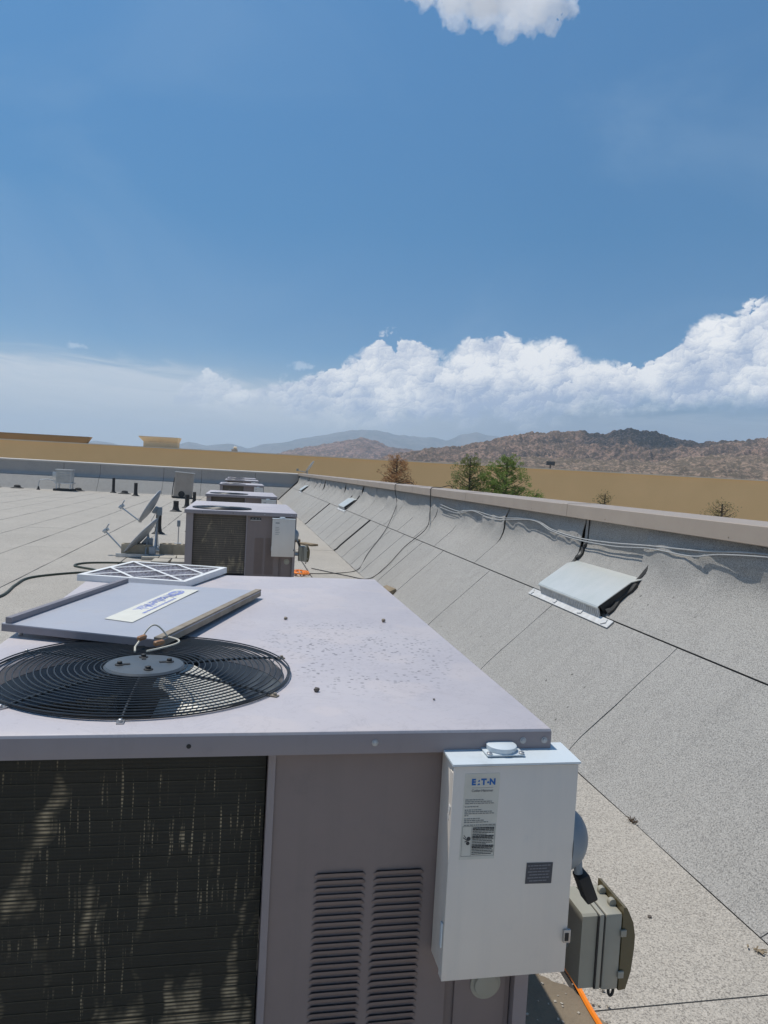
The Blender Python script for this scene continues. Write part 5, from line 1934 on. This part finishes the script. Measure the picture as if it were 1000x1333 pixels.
def cmu(loc, dims, rz, label, mat='cmu'):
    b = MB()
    x, y, z = dims
    # block with two cores open on top
    b.bx(-x / 2, x / 2, -y / 2, -y / 2 + 0.03, 0, z)
    b.bx(-x / 2, x / 2, y / 2 - 0.03, y / 2, 0, z)
    for q in (-1, 0, 1):
        b.bx(q * (x / 2 - 0.017) - 0.017, q * (x / 2 - 0.017) + 0.017, -y / 2 + 0.03, y / 2 - 0.03, 0, z - 0.004)
    o = b.build('concrete_block', M[mat], None, loc, smooth=False)
    o.rotation_euler = (0, 0, R(rz))
    return tag(o, label, 'concrete block', GB)


cmu((-1.62, 12.55, 0.006), (0.48, 0.22, 0.20), 4, 'tan concrete block under the left side of the nearer dish')
cmu((-1.17, 12.72, 0.006), (0.22, 0.20, 0.20), 0, 'square tan concrete block just right of the nearer dish')
cmu((-0.93, 12.68, 0.006), (0.24, 0.20, 0.20), -6, 'tan concrete block farthest right beside the dish mount')
i = 0
for x, y, lab_ in ((-1.36, 12.25, 'flat pale paver at the left end of the paver row before the dishes'), (-1.10, 12.22, 'flat pale paver in the middle of the row before the dishes'), (-0.84, 12.25, 'flat pale paver at the right end of the row before the dishes'),
                   (-1.16, 11.75, 'flat pale paver of the front row nearest the filter'), (-0.88, 11.78, 'flat pale paver of the front row nearest the second unit')):
    o = MB().box((0, 0, 0.025), (0.25, 0.40, 0.05), None, 0.004).build('concrete_paver', M['paver'], None, (x, y, 0.005))
    o.rotation_euler = (0, 0, R(-2 + 3 * (i % 3)))
    tag(o, lab_, 'paver', 'flat pavers before the dishes')
    i += 1
bx_ = thing('junction_box', 'small grey box fixed on the frame behind the nearer dish', 'junction box', (-1.36, 12.35, 0.057))
MB().bx(-0.05, 0.05, -0.03, 0.03, 0.0, 0.13, 0.004).build('case', M['handle_grey'], bx_)
MB().bx(-0.047, 0.047, -0.034, -0.0305, 0.006, 0.122, 0.001).build('cover', M['dish'], bx_)

# dish on the far corner of the right parapet
t = thing('satellite_dish', 'small pale dish mounted on top of the right parapet near its far corner', 'satellite dish', (3.05, 35.0, 1.39), group='satellite dishes on the roof')
b = MB()
n1 = 24
nrm_ = Vector((-0.93, 0.25, 0.27)).normalized()
upd = (Vector((0, 0, 1)) - nrm_ * nrm_.z).normalized()
sid = upd.cross(nrm_)
tl = (upd * 0.92 + Vector((0.35, 0, 0))).normalized()
vs, fs = [], []
for i in range(5):
    q = i / 4
    for k_ in range(n1):
        a = 2 * math.pi * k_ / n1
        vs.append(Vector((0.1, 0, 0.34)) + tl * (0.34 * q * math.sin(a)) + sid * (0.30 * q * math.cos(a)) + nrm_ * 0.05 * (q * q - 1))
for i in range(4):
    for k_ in range(n1):
        fs.append((i * n1 + k_, i * n1 + (k_ + 1) % n1, (i + 1) * n1 + (k_ + 1) % n1, (i + 1) * n1 + k_))
o = link('reflector', MB().add(vs, fs).mesh('reflector', M['cooler']), t)
sm = o.modifiers.new('thickness', 'SOLIDIFY')
sm.thickness = 0.02
MB().tube([(0.0, 0, 0.0), (0.0, 0, 0.25), (0.12, 0, 0.33)], 0.03, 8).build('mast', M['galv'], t)
MB().tube([(-0.02, 0, 0.06), (-0.45, 0, 0.14)], 0.018, 6).build('feed_arm', M['galv'], t)
MB().box((-0.47, 0, 0.17), (0.10, 0.08, 0.12), None, 0.01).build('feed_horn', M['recept'], t)

# ------------------------------------------------------------------ vent pipes
GP = 'black vent pipes on the roof'


def pipe(x, y, h, r_, label, boot=True):
    t = thing('vent_pipe', label, 'vent pipe', (x, y, 0.003), group=GP)
    prof = [(r_, 0.0), (r_, h - 0.004), (r_ - 0.004, h), (r_ - 0.012, h), (r_ - 0.014, h - 0.12), (0, h - 0.12)]
    MB().lathe(prof, (0, 0, 0), (0, 0, 1), 18).build('pipe', M['black'], t)
    if boot:
        MB().lathe([(r_ * 2.4, 0), (r_ * 2.3, 0.012), (r_ * 1.35, 0.05), (r_ * 1.08, 0.13), (r_ * 1.02, 0.18)], (0, 0, 0), (0, 0, 1), 18).build('boot', M['tar'], t)
    return t


pipe(-1.72, 16.6, 0.50, 0.060, 'thick black vent pipe right behind the farther dish')
pipe(-2.03, 24.6, 0.34, 0.085, 'short squat black vent pipe left of the second unit')
pipe(-1.84, 26.8, 0.47, 0.075, 'black vent pipe just left of the second unit top corner')
pipe(-1.80, 30.2, 0.45, 0.065, 'slim black vent pipe touching the outline of the second unit')
pipe(-4.60, 34.4, 0.58, 0.075, 'black vent pipe between the tan box and the white cooler, the right one')
pipe(-5.90, 36.6, 0.70, 0.065, 'tall black vent pipe standing left against the far parapet')
pipe(-1.08, 17.4, 0.10, 0.06, 'stub of black vent pipe low beside the second unit')
for x, y, lab_ in ((-11.2, 37.0, 'dark low drain lump at the far parapet foot, left edge'), (-10.2, 36.9, 'dark low drain lump left of the white cooler'), (-7.5, 36.8, 'dark low drain lump right of the white cooler'), (-5.3, 36.0, 'dark low drain lump between two vent pipes')):
    t = thing('roof_drain', lab_, 'roof drain', (x, y, 0.003), group='roof drains by the far parapet')
    MB().lathe([(0.24, 0), (0.22, 0.03), (0.15, 0.06), (0.14, 0.13), (0.06, 0.16)], (0, 0, 0), (0, 0, 1), 12).build('strainer', M['tar'], t)
    MB().lathe([(0.30, 0), (0.29, 0.02)], (0, 0, 0), (0, 0, 1), 12).build('flange', M['tar'], t)

# little post with box by the pavers
t = thing('utility_post', 'thin grey post with small box on top, left of the second unit', 'post', (-1.14, 14.6, 0.003))
MB().tube([(0, 0, 0), (0, 0, 0.36)], 0.011, 8).build('post', M['galv'], t)
MB().bx(-0.03, 0.03, -0.025, 0.025, 0.34, 0.46, 0.004).build('box', M['handle_grey'], t)
MB().bx(-0.06, 0.06, -0.06, 0.06, 0.0, 0.02).build('foot_plate', M['galv'], t, smooth=False)

# evaporative cooler by the far parapet
t = thing('exhaust_cooler', 'weathered white fan unit on a stand before the far parapet, left side', 'cooler', (-8.0, 36.3, 0.003))
b = MB()
for sx in (-0.3, 0.3):
    for sy in (-0.25, 0.25):
        b = MB().bx(sx - 0.025, sx + 0.025, sy - 0.025, sy + 0.025, 0.10, 0.34)
        b.build('leg', M['galv'], t, smooth=False)
MB().bx(-0.42, 0.42, -0.36, 0.36, 0.0, 0.10).build('curb', M['tar'], t, smooth=False)
MB().bx(-0.40, 0.40, -0.32, 0.32, 0.34, 0.39).build('stand_top', M['galv'], t, smooth=False)
hs = MB().bx(-0.34, 0.34, -0.30, 0.30, 0.39, 0.93, 0.02).build('housing', M['cooler'], t)
for q in range(6):
    MB().box((0, -0.306, 0.47 + q * 0.075), (0.56, 0.012, 0.040), Matrix.Rotation(R(25), 3, 'X')).build('slat', M['cooler'], hs, smooth=False)
MB().bx(-0.37, 0.37, -0.33, 0.33, 0.931, 0.99, 0.01).build('lid', M['cooler'], t)
MB().bx(-0.52, -0.345, -0.1, 0.1, 0.60, 0.85, 0.01).build('motor_box', M['galv'], t)
MB().tube([(-0.40, 0, 0.42), (-0.7, -0.05, 0.50), (-1.05, -0.05, 0.46), (-1.12, -0.05, 0.30), (-1.12, -0.05, 0.0)], 0.022, 8).build('conduit', M['galv'], t)
MB().lathe([(0.09, 0), (0.05, 0.06), (0.03, 0.16)], (-1.12, -0.05, 0.0), (0, 0, 1), 12).build('conduit_boot', M['tar'], t)

# tan louvred box
t = thing('louvered_box', 'tan ribbed metal box leaning slightly, near the far parapet left of the units', 'metal cabinet', (-2.55, 34.2, 0.003), (0, R(3.0), 0))
bd = MB().bx(-0.40, 0.40, -0.22, 0.22, 0.06, 1.13, 0.015).build('cabinet', M['louver_tan'], t)
for q in range(7):
    MB().bx(-0.34 + q * 0.105 - 0.03, -0.34 + q * 0.105 + 0.03, -0.238, -0.2205, 0.28, 1.08).build('rib', M['louver_tan'], bd, smooth=False)
MB().bx(-0.43, 0.43, -0.25, 0.25, 1.131, 1.17, 0.006).build('lid', M['cooler'], t)
MB().lathe([(0.14, 0), (0.14, 0.02), (0.10, 0.022), (0.10, 0.004), (0, 0.004)], (-0.05, -0.2205, 0.19), (0, -1, 0), 16).build('round_port', M['inside'], t)
MB().bx(-0.45, 0.45, -0.26, 0.26, 0.0, 0.06).build('curb', M['tar'], t, smooth=False)
MB().tube([(-0.46, -0.1, 0.0), (-0.45, -0.1, 0.5), (-0.41, -0.1, 0.9)], 0.02, 6).build('conduit', M['black'], t)

# ------------------------------------------------------------------ tan building behind
AX = Vector((math.sin(yaw), math.cos(yaw), 0))
AR = Vector((math.cos(yaw), -math.sin(yaw), 0))
tb_ = thing('tan_building', 'long tan stucco building wall with pale cap running behind the whole roof', 'building', tuple(AX * 60.0))
tb_.rotation_euler = (0, 0, -yaw)
MB().bx(-75, 85, 0.0, 14, GZ, 2.70).build('wall', M['tan'], tb_, smooth=False)
MB().bx(-75.1, 85.1, -0.10, 14.1, 2.701, 2.78).build('wall_cap', M['tan_cap'], tb_, smooth=False)
# cornice at the left: flares outwards to its top
b = MB()
b.prism([(0.3, 2.79), (-0.12, 2.79), (-0.42, 3.18), (-0.42, 3.30), (0.3, 3.30)], 0, -60, -24.5)
b.add([(-24.5, 0.3, 2.79), (-24.5, -0.12, 2.79), (-24.5, -0.42, 3.18), (-24.5, -0.42, 3.30), (-24.5, 0.3, 3.30),
       (-24.4, 0.3, 2.79), (-24.4, -0.12, 2.79), (-24.08, -0.42, 3.18), (-24.05, -0.42, 3.30), (-24.05, 0.3, 3.30)],
      [(0, 1, 6, 5), (1, 2, 7, 6), (2, 3, 8, 7), (3, 4, 9, 8), (4, 0, 5, 9), (5, 6, 7, 8, 9)])
b.build('cornice', M['brown'], tb_, smooth=False)
b = MB().bx(-20.0, -17.2, 0.6, 1.2, 2.785, 3.22)
tw = b.build('tower_block', M['tan_light'], tb_, smooth=False)
sec0, sec1 = (-20.0, -17.2, 0.6, 1.2), (-20.32, -17.12, 0.32, 1.4)
b = MB()
vs = []
for (x0, x1, y0, y1), z in ((sec0, 3.221), (sec1, 3.56), (sec1, 3.64)):
    vs += [(x0, y0, z), (x1, y0, z), (x1, y1, z), (x0, y1, z)]
fs = [(3, 2, 1, 0), (8, 9, 10, 11)]
for i in range(2):
    for k_ in range(4):
        fs.append((i * 4 + k_, i * 4 + (k_ + 1) % 4, (i + 1) * 4 + (k_ + 1) % 4, (i + 1) * 4 + k_))
b.add(vs, fs)
b.build('crown_moulding', M['tan_light'], tw, smooth=False)
# little roof equipment peeking over the wall
t = thing('roof_ventilator', 'tiny roof ventilator peeking over the tan wall between the block and the far peaks', 'ventilator', tuple(AX * 62 + AR * -12.8 + Vector((0, 0, 2.78))))
MB().bx(-0.25, 0.25, -0.2, 0.2, 0, 0.22).build('base', M['louver_tan'], t, smooth=False)
MB().lathe([(0.14, 0.22), (0.14, 0.34), (0.2, 0.36), (0.05, 0.45)], (0.05, 0, 0), (0, 0, 1), 10).build('cap', M['tan_cap'], t)

# billboard beyond
t = thing('billboard', 'small dark billboard on a single post in front of the hills', 'billboard', tuple(AX * 300 + AR * 66.4 + Vector((0, 0, GZ))))
t.rotation_euler = (0, 0, -yaw)
MB().tube([(0, 0, 0), (0, 0, 15)], 0.35, 10).build('post', M['trunk'], t)
MB().bx(-1.7, 1.7, -0.3, 0.3, 14.6, 16.2).build('board', M['inside'], t, smooth=False)


# ------------------------------------------------------------------ trees beyond the parapet
def leaf_cloud(centres, radii, n, size, seed, squash=0.8, up_bias=0.3):
    r_ = np.random.default_rng(seed)
    c_ = np.array(centres)
    w = np.array(radii) ** 2
    idx = r_.choice(len(c_), n, p=w / w.sum())
    d_ = r_.normal(size=(n, 3))
    d_ /= np.linalg.norm(d_, axis=1)[:, None]
    rad = np.array(radii)[idx] * (0.35 + 0.65 * r_.random(n) ** 0.5)
    p = c_[idx] + d_ * rad[:, None] * np.array([1, 1, squash])
    a = r_.normal(size=(n, 3))
    a[:, 2] += up_bias
    a /= np.linalg.norm(a, axis=1)[:, None]
    b_ = np.cross(a, r_.normal(size=(n, 3)))
    b_ /= np.linalg.norm(b_, axis=1)[:, None]
    s_ = size * (0.5 + r_.random(n))
    v = np.stack([p + a * s_[:, None], p + b_ * s_[:, None] * 0.28, p - a * s_[:, None] * 0.8, p - b_ * s_[:, None] * 0.28], 1)
    return v.reshape(-1, 3), np.arange(n * 4).reshape(-1, 4)


def make_tree(name, label, base, height, crown0, wid, nb, nleaf, leafsize, mat, seed, lean=0.0, open_=0.5, group=None, twigs=True):
    rr2 = random.Random(seed)
    t = thing(name, label, 'tree', base, group=group)
    H_ = height
    pts = [(lean * H_ * (q / 6) ** 2 + rr2.uniform(-0.03, 0.03), rr2.uniform(-0.03, 0.03), H_ * q / 6) for q in range(7)]
    rad = [0.16 * (1 - q / 6.2) + 0.012 for q in range(7)]
    tk = MB().tube(pts, rad, 8).build('trunk', M['trunk'], t)
    cs, rs = [], []
    lb = MB()
    for i in range(nb):
        f_ = i / (nb - 1)
        z = crown0 + (H_ - crown0) * (f_ ** 0.8)
        prog = (z - crown0) / (H_ - crown0)
        wd = wid * (math.sin(math.pi * (0.30 + 0.64 * prog)) ** 0.8) * rr2.uniform(0.55, 1.1) + 0.07
        a = i * 2.4 + rr2.uniform(-0.5, 0.5)
        tx = lean * H_ * (z / H_) ** 2
        p0 = Vector((tx, 0, z - 0.25 * wd))
        p1 = Vector((tx + wd * math.cos(a), wd * math.sin(a), z + 0.25 * wd))
        lb.tube([p0, p0.lerp(p1, 0.5) + Vector((0, 0, -0.04)), p1], [0.030 * (1 - prog) + 0.008, 0.018 * (1 - prog) + 0.006, 0.004], 5)
        for q in (0.45, 0.75, 1.0):
            pp = p0.lerp(p1, q)
            cs.append(tuple(pp + Vector((rr2.uniform(-1, 1), rr2.uniform(-1, 1), rr2.uniform(-0.5, 1))) * 0.09))
            rs.append(rr2.uniform(0.10, 0.24) * (0.5 + 0.6 * (1 - prog)))
    lb.build('limbs', M['trunk'], t)
    v, f = leaf_cloud(cs, rs, nleaf, leafsize, seed)
    me = bpy.data.meshes.new('crown')
    me.from_pydata(v.tolist(), [], f.tolist())
    me.materials.append(mat)
    link('crown', me, t)
    return t


GT = 'trees beyond the right parapet'
zt = -GZ
make_tree('dead_tree', 'rusty brown dead tree top showing above the parapet, leftmost of the trees', (6.16, 29.36, GZ), zt + 2.25, zt + 0.35, 0.74, 60, 8500, 0.038, M['leaf_br'], 5, group=GT)
make_tree('pine_tree', 'olive green open crowned tree just left of the brighter one', (8.50, 26.87, GZ), zt + 2.36, zt + 0.1, 0.76, 66, 11500, 0.036, M['leaf_g1'], 8, group=GT)
make_tree('pine_tree', 'bright green dense tree at the right of the green pair', (9.50, 25.65, GZ), zt + 2.38, zt + 0.0, 0.86, 74, 19000, 0.036, M['leaf_g2'], 12, group=GT)
make_tree('sapling', 'small green sprig showing above the cap right of the bright green tree', (9.42, 22.6, GZ), zt + 1.22, zt + 0.5, 0.3, 22, 2400, 0.03, M['leaf_g2'], 21, group=GT)
make_tree('sapling', 'sparse dry twigs above the cap in the middle of the tan wall', (10.65, 20.33, GZ), zt + 1.33, zt + 0.6, 0.20, 16, 700, 0.03, M['leaf_dry'], 33, group=GT)
make_tree('sapling', 'sparse dry bush above the cap at the far right', (12.8, 17.88, GZ), zt + 1.26, zt + 0.55, 0.36, 26, 1500, 0.026, M['leaf_dry'], 41, group=GT)
